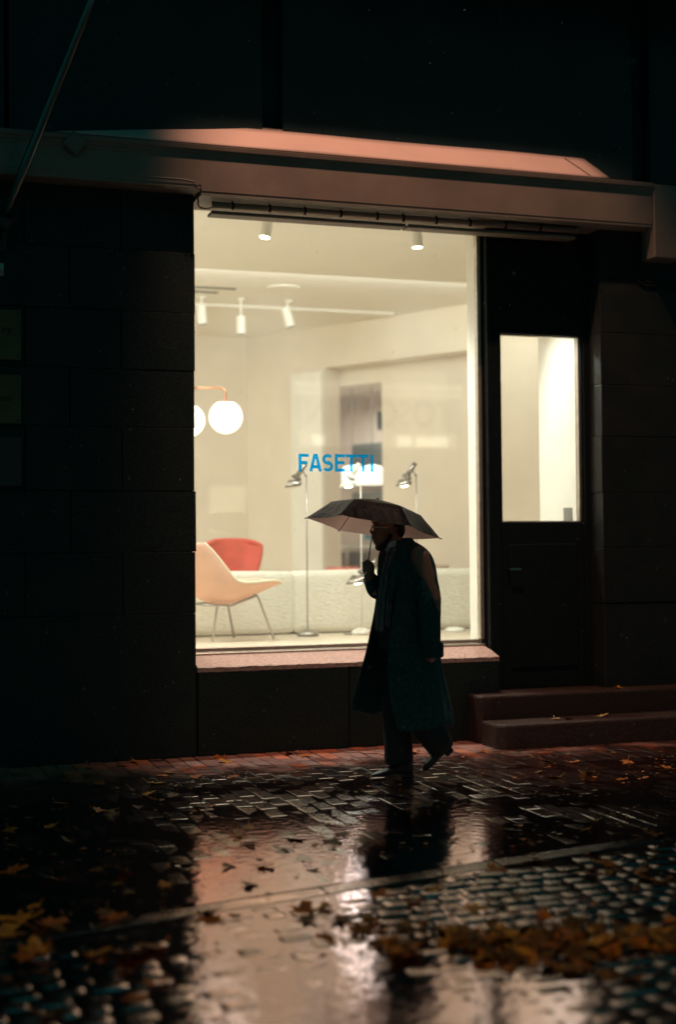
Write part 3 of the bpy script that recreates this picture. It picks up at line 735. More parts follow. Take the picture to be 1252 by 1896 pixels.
def red_chair():
    c = thing('red_chair', 'red padded easy chair with a rounded back behind the cream sofa', 'chair', (3.69, 4.1, .70))
    bm = NB(); rows = []
    for j in range(13):
        u = -1+2*j/12; row = []
        for i in range(13):
            t = i/12; half = .215+.095*math.sin(min(1, t*1.25)*PI/2)
            sq = math.copysign(abs(u)**.8, u)
            edge = max(0, (t-.82)/.18); x = 3.69+sq*half*(1-.30*edge**2.2); zz = 1.18+.41*t-.03*edge*abs(u)**3*2
            row.append((x, 4.0+.14*(1-u*u)+.06*t, zz))
        rows.append(row)
    loft(bm, rows, closed=False); part('backrest', bm, 'red', c, smooth=True, solid=.05, subsurf=1)
    bm = NB(); box(bm, 3.42, 3.96, 3.55, 4.08, 1.08, 1.18, .04, 3); part('seat', bm, 'red', c, smooth=True)
    for x in (3.46, 3.92):
        for y in (3.6, 4.05):
            bm = NB(); tube(bm, [(x, y, 1.09), (x+(x-3.69)*.1, y, .70)], .014, 8); part('leg', bm, 'steelleg', c)
red_chair()
def sofa():
    s = thing('sofa', 'long cream boucle sofa seen from behind its low back', 'sofa', (4.2, 2.7, .70))
    for x0, x1 in ((2.40, 3.782), (3.786, 5.68)):
        bm = NB(); box(bm, x0, x1+(.035 if x1 < 4 else 0), 2.33+(.004 if x1 < 4 else 0), 2.62, .705, 1.268, .065, 5)
        bmesh.ops.subdivide_edges(bm, edges=[e for e in bm.edges if e.calc_length() > .3], cuts=8, use_grid_fill=True)
        for v in bm.verts:
            if v.co.z > 1.1: v.co.z += .012*math.sin((v.co.x-x0)/(x1-x0)*PI) + .006*mnoise.noise(v.co*3)
            v.co.y += .008*mnoise.noise(v.co*2.2)
        part('back_cushion', bm, 'boucle', s, smooth=True)
    for x0, x1 in ((2.40, 3.782), (3.786, 5.68)):
        bm = NB(); box(bm, x0, x1, 2.625, 3.4, .72, 1.05, .06, 4); part('seat_cushion', bm, 'boucle', s, smooth=True)
sofa()
def spot_lamp(label, x, y, hz, mh, mp, lit, base_mat, k=1.0, lean=1.0):
    """slim floor lamp with a tilted bell shade: x,y pole, hz height of the pole top"""
    l = thing('floor_lamp', label, 'floor lamp', (x, y, .70), 'slim floor lamps in the window')
    bx = x
    bm = NB(); lathe(bm, [(.090,0),(.098,.006),(.095,.018),(.08,.036),(.05,.052),(.016,.060),(.006,.062)], (bx, y, .702), 28); part('base', bm, base_mat, l, smooth=True)
    bm = NB(); tube(bm, [(x, y, .745), (x, y, hz)], .006, 8); part('pole', bm, mp, l, smooth=True)
    top = Vector((x-.010, y, hz+.10)); jn = Vector((x-.078*lean, y, hz-.0)); mo = Vector((x-.130*lean*k, y-.005, hz-.107))
    ax = (jn-top).normalized()
    bm = NB(); tube(bm, [top, top.lerp(jn, .5), jn], .023, 16); tube(bm, [(x, y, hz-.02), (x-.03, y, hz+.03)], .007, 8); part('handle', bm, mh, l, smooth=True)
    bm = NB(); rings = []
    for t, rr in ((0, .024), (.12, .037), (.3, .050), (.55, .061), (.8, .068), (1, .072)):
        c = jn.lerp(mo, t); n = ax.lerp(Vector((.12, 0, -1)), t).normalized(); e1, e2 = frame_of(n)
        rings.append([c+(e1*math.cos(2*PI*q/24)+e2*math.sin(2*PI*q/24))*rr*k for q in range(24)])
    loft(bm, rings, caps=False); part('lamp_shade', bm, mh, l, smooth=True, solid=.003)
    bm = NB(); ellipsoid(bm, jn.lerp(mo, .88), (.048*k, .048*k, .024)); part('bulb', bm, 'glow' if lit else 'lampwhite', l, smooth=True)
spot_lamp('steel floor lamp with an unlit dark shade, nearest the peach chair', 3.835, 2.05, 2.13, 'chrome', 'chrome', False, 'chrome')
spot_lamp('white enamel floor lamp with a lit shade, behind the umbrella', 4.352, 2.06, 2.135, 'lampwhite', 'lampwhite', True, 'lampwhite')
spot_lamp('steel floor lamp with a lit shade, nearest the door side of the window', 4.892, 2.06, 2.145, 'chrome', 'chrome', True, 'chrome')
spot_lamp('low steel lamp whose shade hangs beside the umbrella holder\'s hand', 4.43, 1.83, 1.275, 'chrome', 'chrome', True, 'brass', 1.15, 1.5)
bm = NB(); tube(bm, [(4.2, 2.12, .704), (4.24, 2.05, .704), (4.30, 2.10, .704), (4.35, 2.07, .706)], .004, 6); tag(obj('lamp_cord', bm, 'ink'), 'thin dark cord lying on the floor beside the white lamp base', 'cord')
bm = NB(); lathe(bm, [(.10,0),(.10,.012),(.07,.03),(.02,.038)], (5.28, 2.10, .702), 24); tag(obj('white_dish', bm, 'lampwhite', smooth=True), 'low white dome lying on the display floor behind the walking man', 'dish')

def chandelier():
    c = thing('globe_chandelier', 'copper armed hanging lamp with glowing white globes', 'hanging lamp', (2.84, 2.3, 4.2))
    bm = NB(); tube(bm, [(2.84, 2.3, 4.2), (2.84, 2.3, 2.86)], .012, 10); part('rod', bm, 'brass', c)
    bm = NB(); lathe(bm, [(.03, 0), (.036, .01), (.036, .05), (.03, .06)], (2.84, 2.3, 2.875), 16); part('hub', bm, 'brass', c)
    for gx, gy in ((3.14, 2.2), (2.90, 2.62), (2.52, 2.25)):
        d = Vector((gx-2.84, gy-2.3, 0)); L = d.length; d.normalize()
        P = lambda t, z: Vector((2.84, 2.3, 0))+d*t+Vector((0, 0, z))
        bm = NB(); tube(bm, [P(.02, 2.905), P(L-.06, 2.905), P(L-.018, 2.893), P(L, 2.86), P(L, 2.775)], .011, 10); part('arm', bm, 'brass', c, smooth=True)
        bm = NB(); lathe(bm, [(.085, .128)] + [(.15*math.cos(a), .15*math.sin(a)) for a in [R(56-4*k) for k in range(36)]] + [(.004, -.15)], (gx, gy, 2.645), 32)
        g = part('globe', bm, 'globe', c, smooth=True)
        bm = NB(); lathe(bm, [(.03, 0), (.03, .02)], (gx, gy, 2.773), 16)
        cap = obj('cap', bm, 'brass', None); cap.parent = g; cap.data.transform(Matrix.Translation(-c.location))
chandelier()
def track_spot(label, loc, tilt, az, zc, lit, L=.175, r=.047):
    s = thing('ceiling_spot', label, 'ceiling light', (loc[0], loc[1], zc), 'white cylinder spots on the shop ceiling')
    ax = Vector((math.sin(R(tilt))*math.cos(R(az)), math.sin(R(tilt))*math.sin(R(az)), -math.cos(R(tilt))))
    c = Vector(loc); a = c-ax*L/2; b = c+ax*L/2
    bm = NB(); tube(bm, [a, b], r, 20); part('housing', bm, 'lampwhite', s, bevel=.003)
    bm = NB(); tube(bm, [b+ax*.0005, b+ax*.004], r*.86, 20); part('lens', bm, 'glow' if lit else 'screen', s)
    bm = NB(); tube(bm, [a+ax*.03, (loc[0], loc[1], zc)], .012, 8); box(bm, loc[0]-.04, loc[0]+.04, loc[1]-.04, loc[1]+.04, zc-.012, zc-.0005); part('stem', bm, 'lampwhite', s)
track_spot('tilted white ceiling spot with a lit rim, above the peach chair side of the window', (3.15, .9, 4.055), 10, 200, 4.2, True)
track_spot('upright white ceiling spot with a lit rim, close to the door end of the window', (4.45, .9, 4.055), 2, 0, 4.2, True)
track_spot('tilted white spot with a dark lens under the far ceiling, alone beyond the beam', (4.73, 5.5, 4.11), 15, -20, 4.3, False, .22, .055)
track_spot('straight white spot under the far ceiling between two dark lensed ones', (4.174, 5.5, 4.0), 1, 0, 4.3, False, .2, .052)
track_spot('white spot with a dark lens half hidden by the stone wall edge', (3.72, 5.5, 4.10), 4, 0, 4.3, False, .22, .055)
track_spot('white tilted spot farthest under the ceiling, mostly behind the wall edge', (3.66, 5.9, 3.95), 30, 200, 4.3, False, .2, .052)
for lab, x0, x1, y in (('longer dark slot vent in the bright shop ceiling', 3.0, 3.964, 4.93), ('shorter dark slot vent in the bright shop ceiling, behind the longer one', 3.0, 3.832, 5.2)):
    bm = NB(); box(bm, x0, x1, y-.03, y+.03, 4.291, 4.299); tag(obj('slot_vent', bm, 'screen'), lab, 'vent', 'slot vents in the shop ceiling')
bm = NB(); lathe(bm, [(.13, .0), (.17, .004), (.18, .014)], (4.438, 4.70, 4.285), 24); tag(obj('round_vent', bm, 'ceil'), 'round white vent flush with the shop ceiling', 'vent')

# rear room
def rear_chair(s0, s1, label):
    c = thing('dining_chair', label, 'chair', W3((s0+s1)/2, 1.4, .70), 'dark chairs in the rear room')
    bm = NB(); obox(bm, WA, WS, WN, (s0, s1), (1.3, 1.34), 1.12, 1.41); part('backrest', bm, 'darkwood', c, bevel=.015)
    bm = NB(); obox(bm, WA, WS, WN, (s0, s1), (1.345, 1.72), 1.08, 1.13); part('seat', bm, 'darkwood', c, bevel=.01)
    for s in (s0+.03, s1-.03):
        for t in (1.36, 1.69):
            bm = NB(); q = W3(s, t, 0); tube(bm, [(q.x, q.y, 1.08), (q.x, q.y, .70)], .016, 8); part('leg', bm, 'darkwood', c)
rear_chair(3.16, 3.56, 'dark chair in the rear room, standing nearer the pale column')
rear_chair(2.70, 3.08, 'dark chair in the rear room, standing behind the steel lamp shade')
dk = thing('white_table', 'white table in the rear room behind two dark chairs', 'table', W3(3.1, 1.95, .70))
bm = NB(); obox(bm, WA, WS, WN, (2.4, 3.9), (1.75, 2.25), 1.46, 1.51); part('tabletop', bm, 'lampwhite', dk)
for s in (2.45, 3.85):
    for t in (1.8, 2.2):
        bm = NB(); q = W3(s, t, 0); tube(bm, [(q.x, q.y, 1.46), (q.x, q.y, .70)], .02, 8); part('leg', bm, 'lampwhite', dk)
mo = thing('monitor', 'dark teal monitor on the white rear table', 'monitor', W3(3.05, 1.9, 1.51))
bm = NB(); obox(bm, WA, WS, WN, (2.80, 3.30), (1.88, 1.90), 1.58, 1.88); part('screen', bm, mat('teal_screen', (.05, .12, .13), .3, emit=(.05, .16, .18), estr=.3), mo, bevel=.005)
bm = NB(); q = W3(3.05, 1.915, 0); tube(bm, [(q.x, q.y, 1.512), (q.x, q.y, 1.75)], .02, 8); obox(bm, WA, WS, WN, (2.95, 3.15), (1.905, 2.0), 1.511, 1.522); part('stand', bm, 'screen', mo)
bm = NB(); obox(bm, WA, WS, WN, (2.96, 3.62), (2.0, 2.295), 2.50, 2.95); tag(obj('wall_cabinet', bm, mat('teal_grey_cabinet', (.05, .055, .05), .5), bevel=.006), 'dark wall cabinet hanging in the rear room behind the lettering', 'cabinet')
bm = NB(); obox(bm, WA, WS, WN, (2.9, 3.62), (2.0, 2.295), 2.10, 2.26); tag(obj('wall_shelf', bm, mat('shelf_grey', (.10, .095, .08), .6), bevel=.006), 'dark shelf fixed below the rear room cabinet', 'shelf')
bm = NB(); obox(bm, WA, WS, WN, (3.05, 3.36), (2.27, 2.298), 3.16, 3.42); tag(obj('wall_picture', bm, 'screen', bevel=.004), 'small dark picture high on the rear room wall', 'picture')
for s, t, z, lab in ((3.16, 1.5, 2.46, 'larger glowing pendant shade in the rear room, beside the white lamp'), (2.80, 1.5, 2.45, 'second glowing pendant shade in the rear room, to the door side of the white lamp')):
    q = W3(s, t, z); pe = thing('pendant_lamp', lab, 'hanging lamp', q, 'pendant lamps in the rear room')
    bm = NB(); lathe(bm, [(.13, -.12), (.155, -.1), (.155, .08), (.12, .13), (.03, .15)], q, 24); part('lamp_shade', bm, 'globe', pe, smooth=False)
    bm = NB(); tube(bm, [(q.x, q.y, z+.15), (q.x, q.y, 3.7)], .004, 6); part('cord', bm, 'ink', pe)
# red low item and picture ledge above the sofa back
bm = NB(); obox(bm, WA, WS, WN, (1.12, 1.45), (-1.0, -.6), .70, 1.245); tag(obj('red_pouf', bm, 'red', bevel=.06), 'red upholstered pouf just showing over the sofa back', 'pouf')
cs = thing('display_case', 'reddish low sideboard showing over the sofa back near the window\'s door end', 'sideboard', (6.1, 4.3, .70))
bm = NB(); obox(bm, WA, WS, WN, (.05, .75), (-.75, -.35), .74, 1.27); part('body', bm, 'rose', cs, bevel=.01)
for s in (.08, .72):
    bm = NB(); q = W3(s, -.55, 0); tube(bm, [(q.x, q.y, .74), (q.x, q.y, .70)], .02, 8); part('leg', bm, 'darkwood', cs)
cd = thing('notice_card', 'small pale card standing inside the door glass at its bottom corner', 'card', (5.50, .29, 1.683))
bm = NB(); box(bm, 5.46, 5.545, .300, .306, 1.684, 1.79); part('card', bm, 'card', cd)
bm = NB(); box(bm, 5.44, 5.57, .29, .32, 1.674, 1.683); part('foot', bm, 'screen', cd)

# ------------------------------------------------------------------ lit shop front across the street (behind the camera: it lights the wet road and shows in the glass)
op = thing('opposite_shop', 'lit shop front across the street', 'building', (12, -22.6, 0))
bm = NB(); box(bm, 0, 34, -24, -22.7, 0, 14); part('wall', bm, 'render', op)
bm = NB(); box(bm, 10.5, 14.2, -22.69, -22.3, 4.35, 5.85); part('sign_box', bm, mat('lit_sign', (.8, .75, .6), .6, emit=(1, .92, .68), estr=.6), op)
bm = NB()
box(bm, 10.3, 14.4, -22.28, -22.2, 3.92, 4.30); part('canopy_light', bm, mat('canopy_lamps', (.8, .75, .6), .6, emit=(1, .92, .68), estr=1.2), op)
for x, w in ((10.75, .3), (13.0, .35), (13.45, .25), (13.9, .5)):
    bm = NB(); box(bm, x-w/2, x+w/2, -22.19, -22.1, 3.95, 4.18); part('canopy_lamp', bm, mat('canopy_bulb', (.8, .75, .6), .6, emit=(1, .92, .7), estr=7), op)
c_ = bpy.data.curves.new('t', 'FONT'); c_.body = 'TOSCANINI'; c_.size = .92; c_.align_x = 'CENTER'; c_.offset = .02
t_ = bpy.data.objects.new('t', c_); COL.objects.link(t_); bpy.context.view_layer.update()
me_ = bpy.data.meshes.new_from_object(t_.evaluated_get(bpy.context.evaluated_depsgraph_get())); bpy.data.objects.remove(t_)
me_.transform(Matrix.Translation((12.3-12, -22.285+22.6, 4.45)) @ Matrix.Rotation(PI, 4, 'Z') @ Matrix.Rotation(R(90), 4, 'X') @ Matrix.Diagonal((.85, 1, 1, 1)))
me_.materials.clear(); me_.materials.append(MT['ink']); o = bpy.data.objects.new('lettering', me_); COL.objects.link(o); o.parent = op
for z0, z1 in ((5.20, 5.28), (5.35, 5.5)):
    bm = NB(); box(bm, 10.2, 14.6, -22.29, -22.22, z0, z1); part('sign_tube', bm, mat('sign_tube', (.8, .75, .6), .6, emit=(1, .92, .7), estr=2.0), op)
bm = NB(); box(bm, 8.16, 9.03, -22.69, -22.6, 1.85, 2.95); part('lit_window', bm, mat('lit_pane', (.8, .75, .6), .6, emit=(1, .9, .62), estr=2.4), op)

# ------------------------------------------------------------------ the walking man
# figure drawn in profile measurements: PX across (metres along the wall), PZ up
def PX(px, py): return 3.30+(px-720)*.003705-(py-950)*.00004
def PZ(py): return (1440-py)*.003485
FY = -1.39
def along(x, dy): return x*(8.598+dy)/8.598      # nearer parts stand proportionally closer to the street's middle
def Q(px, py, dy=0): return Vector((along(PX(px, py), dy), FY+dy, PZ(py)))
man = thing('person', 'man in a long dark coat walking past the shop window under an umbrella', 'person', (PX(735, 1440), FY, 0))
def body():
    bm = NB()
    hr = Matrix.Rotation(R(-14), 3, 'Y') @ Matrix.Rotation(R(18), 3, 'Z')
    ellipsoid(bm, Q(719, 969), (.102, .076, .108))                                   # cranium
    ellipsoid(bm, Q(705, 990), (.060, .062, .085), Matrix.Rotation(R(12), 3, 'Y'))   # face
    ellipsoid(bm, Q(706, 1006), (.043, .048, .036))                                  # jaw
    capsule(bm, [Q(691, 974, -.01), Q(687, 984, -.012), Q(689.5, 988, -.012)], [.009, .013, .013], 10)   # nose
    capsule(bm, [Q(694, 996, -.012), Q(695, 996, .02)], [.009, .009], 8)             # lips
    capsule(bm, [Q(694, 1001, -.012), Q(695, 1001, .02)], [.009, .009], 8)
    capsule(bm, [Q(692, 968, -.045), Q(690, 967, -.01), Q(692, 968, .03)], [.011, .013, .011], 8)        # brow
    capsule(bm, [Q(723, 976, -.078), Q(725, 986, -.078)], [.016, .013], 10)          # ear
    capsule(bm, [Q(723, 976, .078), Q(725, 986, .078)], [.016, .013], 10)
    capsule(bm, [Q(724, 992), Q(735, 1022), Q(745, 1040)], [.062, .062, .075], 16)   # neck
    capsule(bm, [Q(752, 1050), Q(755, 1110), Q(750, 1180)], [.15, .155, .15], 20)    # trunk
    capsule(bm, [Q(738, 1030, .17), Q(712, 1098, .10)], [.06, .05], 14)              # right upper arm
    capsule(bm, [Q(712, 1098, .10), Q(694, 1090, -.02), Q(681, 1066, -.05)], [.048, .042, .030], 14)
    capsule(bm, [Q(778, 1030, -.19), Q(804, 1110, -.24), Q(802, 1190, -.2), Q(798, 1215, -.16)], [.062, .05, .036, .04], 14)
    capsule(bm, [Q(735, 1185, .08), Q(730, 1300, .06), Q(738, 1420, .04)], [.09, .065, .045], 14)
    capsule(bm, [Q(758, 1185, -.08), Q(764, 1305, -.09), Q(822, 1385, -.09)], [.09, .065, .045], 14)
    # right hand closed round the umbrella shaft
    c = Q(680, 1052, 0)
    palm = Q(683, 1054, .002); capsule(bm, [Q(683, 1066, -.035), Q(684, 1054, -.02), Q(684, 1046, -.015)], [.030, .034, .028], 12)
    for k, (dz, rr) in enumerate(((.036, .0105), (.014, .0112), (-.008, .0108), (-.029, .0095))):
        s = c+Vector((.012, -.012, dz)); pts = []
        for a in (100, 150, 200, 250, 300, 340):
            pts.append(Vector((c.x-.004+.030*math.cos(R(a+180-70)), c.y+.004+.030*math.sin(R(a+180-70)), c.z+dz-.004*(a-100)/240)))
        capsule(bm, pts, [rr*1.1, rr*1.1, rr*1.05, rr, rr*.95, rr*.85], 10)
    capsule(bm, [c+Vector((.028, -.02, .01)), c+Vector((.012, -.040, .030)), c+Vector((-.008, -.040, .045)), c+Vector((-.022, -.032, .05))], [.015, .013, .011, .009], 10)  # thumb
    return part('body', bm, 'skin', man, remesh=.006, smoothit=2)
body()
def clothes():
    # hair cap
    bm = NB(); ellipsoid(bm, Q(723, 962), (.104, .082, .104)); 
    bmesh.ops.bisect_plane(bm, geom=bm.verts[:]+bm.edges[:]+bm.faces[:], plane_co=Q(708, 972), plane_no=Vector((-.80, 0, -.6)), clear_outer=True)
    ellipsoid(bm, Q(735, 980), (.05, .070, .07))
    part('hair', bm, 'hair', man, smooth=True)
    bm = NB()
    capsule(bm, [Q(722, 992, -.05), Q(708, 1012, -.035), Q(701, 1013, 0), Q(708, 1012, .035), Q(722, 992, .05)], [.016, .023, .026, .023, .016], 12)
    part('beard', bm, 'hair', man, smooth=True)
    # glasses
    gl = NB()
    for dy in (-.033, .033):
        pts = [Q(689.5, 977, dy-.012)+Vector((.002*0, .021*math.cos(a), .017*math.sin(a))) for a in [2*PI*k/14 for k in range(15)]]
        tube(gl, pts, .0022, 6)
    tube(gl, [Q(689, 977, -.024), Q(688, 976, .0)], .002, 6)
    tube(gl, [Q(690, 976, -.066), Q(704, 977, -.074), Q(724, 978, -.080)], .0022, 6); tube(gl, [Q(690, 976, .044), Q(704, 977, .072), Q(724, 978, .080)], .0022, 6)
    part('glasses', gl, 'wire', man)
    # shirt collar, waistcoat, tie, scarf
    bm = NB(); rings = []
    for py, c, a, b in ((1000, 727, .070, .068), (1010, 728, .076, .073), (1022, 732, .088, .085), (1032, 738, .10, .10)):
        rings.append([Vector((PX(c, py)+a*math.cos(t), FY+b*math.sin(t), PZ(py)-.02*max(0, -math.cos(t)))) for t in [2*PI*k/24 for k in range(24)]])
    loft(bm, rings, caps=False); part('shirt_collar', bm, 'shirt', man, smooth=True, solid=.006)
    bm = NB(); rings = []
    for py, xl, xr in ((1028, 712, 765), (1060, 705, 795), (1110, 701, 802), (1160, 698, 800), (1200, 703, 798)):
        c = (PX(xl, py)+PX(xr, py))/2; a = (PX(xr, py)-PX(xl, py))/2
        rings.append([Vector((c+a*math.cos(t), FY+.15*math.sin(t), PZ(py))) for t in [2*PI*k/28 for k in range(28)]])
    loft(bm, rings); part('waistcoat', bm, 'navy', man, smooth=True)
    bm = NB(); tube(bm, [Q(711, 1020, -.075), Q(709, 1026, -.10), Q(708, 1060, -.135), Q(706, 1100, -.15), Q(704, 1150, -.15)], [.014, .018, .026, .032, .02], 8, flat=.3, ref=(1, 0, 0)); part('tie', bm, 'ink', man, smooth=True)
    def drape(pts, wds):
        bm = NB(); L = []
        for (p, w) in zip(pts, wds):
            L.append([p+Vector((w*(k/6-.5), -.012*math.sin(k/6*PI*3), 0)) for k in range(7)])
        loft(bm, L, closed=False); return bm
    part('scarf', drape([Q(728, 1012, -.095), Q(719, 1030, -.13), Q(712, 1060, -.165), Q(707, 1095, -.178), Q(703, 1130, -.178), Q(701, 1168, -.172)], [.045, .05, .05, .055, .06, .06]), 'scarf', man, smooth=True, solid=.008, subsurf=1)
    part('scarf', drape([Q(733, 1020, -.10), Q(728, 1040, -.15), Q(723, 1080, -.175), Q(719, 1120, -.18), Q(716, 1160, -.178)], [.03, .035, .035, .035, .03]), 'scarf', man, smooth=True, solid=.008, subsurf=1)
    # trousers
    bm = NB()
    tube(bm, [Q(733, 1170, .06), Q(730, 1240, .06), Q(732, 1310, .05), Q(737, 1370, .04), Q(739, 1408, .03), Q(739, 1420, .03)], [.115, .105, .095, .092, .098, .10], 20, flat=.9, ref=(1, 0, 0))
    part('trouser_leg', bm, 'trouser', man, smooth=True, subsurf=1)
    bm = NB()
    tube(bm, [Q(756, 1170, -.06), Q(757, 1240, -.08), Q(762, 1305, -.09), Q(788, 1342, -.09), Q(810, 1370, -.09), Q(826, 1396, -.09)], [.115, .11, .10, .100, .098, .094], 20, flat=.9, ref=(1, 0, 0))
    part('trouser_leg', bm, 'trouser', man, smooth=True, subsurf=1)
    # shoes: lofted from heel to toe along an axis
    def shoe(heel, toe, up, dy):
        ax = (toe-heel); L = ax.length; ax.normalize(); up = (up-ax*up.dot(ax)).normalized(); sd = ax.cross(up)
        bm = NB(); rings = []
        for t, w, h0, h1 in ((0, .022, .006, .065), (.04, .034, 0, .085), (.16, .040, 0, .098), (.3, .038, .003, .092), (.45, .039, .006, .066), (.62, .045, .003, .052), (.8, .043, .002, .042), (.92, .030, .004, .032), (1, .012, .008, .020)):
            c = heel+ax*L*t
            ring = []
            for k in range(16):
                a = 2*PI*k/16; y = w*math.cos(a); z = (h0+h1)/2+(h1-h0)/2*math.copysign(abs(math.sin(a))**.7, math.sin(a))
                ring.append(c+sd*y+up*z)
            rings.append(ring)
        loft(bm, rings)
        o = part('shoe', bm, 'shoe', man, smooth=True, subsurf=1)
        bm = NB(); rings = []
        for t, w in ((0, .020), (.06, .034), (.22, .037), (.27, .03)):
            c = heel+ax*L*t; rings.append([c+sd*y+up*z for y, z in ((-w, -.012), (w, -.012), (w, .012), (-w, .012))])
        loft(bm, rings); h = obj('heel', bm, 'shoe', None); h.data.transform(Matrix.Translation(-man.location)); h.parent = o
    shoe(Q(764, 1437, .03)+Vector((0, 0, .004)), Q(686, 1438, .0)+Vector((0, 0, .0)), Vector((0, 0, 1)), 0)
    shoe(Q(838, 1388, -.09), Q(786, 1430, -.10), Vector((-.45, 0, 1)), 0)
    # coat
    rows = [(1000, 719, 757, .085, 252), (1006, 714, 770, .10, 253), (1014, 707, 785, .13, 254), (1024, 702, 796, .16, 255), (1038, 700, 804, .18, 254), (1060, 699, 809, .19, 251), (1090, 698, 812, .19, 248), (1120, 696, 813, .19, 245),
            (1150, 690, 812, .19, 244), (1180, 684, 811, .19, 245), (1210, 678, 814, .195, 246), (1240, 671, 820, .20, 248), (1270, 664, 827, .205, 252), (1300, 657, 834, .21, 256), (1320, 653, 838, .215, 260), (1348, 650, 843, .215, 264)]
    bm = NB(); NS = 56; rings = []
    for i, (py, xl, xr, b, th) in enumerate(rows):
        c = (PX(xl, py)+PX(xr, py))/2; a = (PX(xr, py)-PX(xl, py))/2; low = max(0, (py-1100)/250)
        ring = []
        for k in range(NS+1):
            t = k/NS; ang = R(th+(360+176-th)*t)
            fold = 1+low*(.05*math.sin(ang*7+py*.006)+.02*math.sin(ang*13+1.3-py*.004))+.010*mnoise.noise(Vector((ang*2, py*.03, 0)))
            hem = py
            if py > 1200:
                far = max(0, math.sin(ang)); near = max(0, -math.sin(ang))
                hem = py-(py-1200)/148*(28*max(far, (-math.cos(ang)+.2)*.9 if math.sin(ang) > -.2 else 0)) + (py-1200)/148*6*mnoise.noise(Vector((ang*1.5, 2, 0)))
            ring.append(Vector((along(c+a*math.cos(ang)*(fold if -.97 < math.cos(ang) < .97 else 1), b*math.sin(ang)*fold), FY+b*math.sin(ang)*fold, PZ(hem))))
        rings.append(ring)
    loft(bm, rings, closed=False)
    part('coat', bm, 'coat', man, smooth=True, solid=.012, subsurf=1)
    # sleeves
    def wrinkled(pts, rad, n=22, amp=.006):
        bm = NB(); P = []; Rr = []
        for i in range(len(pts)-1):
            for k in range(5):
                t = k/5; P.append(pts[i].lerp(pts[i+1], t)); Rr.append(rad[i]*(1-t)+rad[i+1]*t)
        P.append(pts[-1]); Rr.append(rad[-1])
        tube(bm, P, Rr, n)
        for v in bm.verts: v.co += v.co.normalized()*0+Vector((mnoise.noise(v.co*16), mnoise.noise(v.co*16+Vector((5,0,0))), mnoise.noise(v.co*Vector((9,9,22)).length*.6)))*amp
        return bm
    part('sleeve', wrinkled([Q(748, 1040, -.05), Q(770, 1047, -.135), Q(789, 1075, -.19), Q(796, 1112, -.21), Q(797, 1150, -.205), Q(798, 1195, -.185), Q(803, 1212, -.17)], [.060, .082, .081, .078, .070, .066, .055]), 'coat', man, smooth=True, subsurf=1)
    part('sleeve', wrinkled([Q(748, 1030, .14), Q(724, 1070, .13), Q(708, 1095, .08), Q(697, 1092, .01), Q(688, 1078, -.025), Q(682, 1068, -.04)], [.085, .078, .068, .062, .052, .045]), 'coat', man, smooth=True, subsurf=1)
    # pocket flap at the back, collar
    bm = NB(); box(bm, along(PX(790, 1195), -.17), along(PX(819, 1195), -.17), FY-.225, FY-.10, PZ(1217), PZ(1188), .02, 3); part('pocket_flap', bm, 'coat', man, smooth=True)
    bm = NB(); rings = []
    for py, c, a, b, dz in ((996, 738, .078, .085, 0), (1004, 740, .092, .098, 0), (1016, 743, .118, .128, 0), (1030, 744, .140, .155, 0)):
        rings.append([Vector((PX(c, py)+a*math.cos(t), FY+b*math.sin(t), PZ(py)-.055*max(0, -math.cos(t)))) for t in [R(232+296*k/30) for k in range(31)]])
    loft(bm, rings, closed=False); part('coat_collar', bm, 'coat', man, smooth=True, solid=.012, subsurf=1)
    # lapels
    for pts in ([Q(738, 1020, -.10), Q(726, 1034, -.15), Q(722, 1050, -.185), Q(717, 1085, -.195), Q(719, 1120, -.195)],):
        bm = NB(); L = []
        for p, w in zip(pts, (.02, .055, .075, .05, .012)): L.append([p+Vector((w*k/4, -.006-.012*math.sin(k/4*PI), 0)) for k in range(5)])
        loft(bm, L, closed=False); part('lapel', bm, 'coat', man, smooth=True, solid=.008, subsurf=1)
clothes()
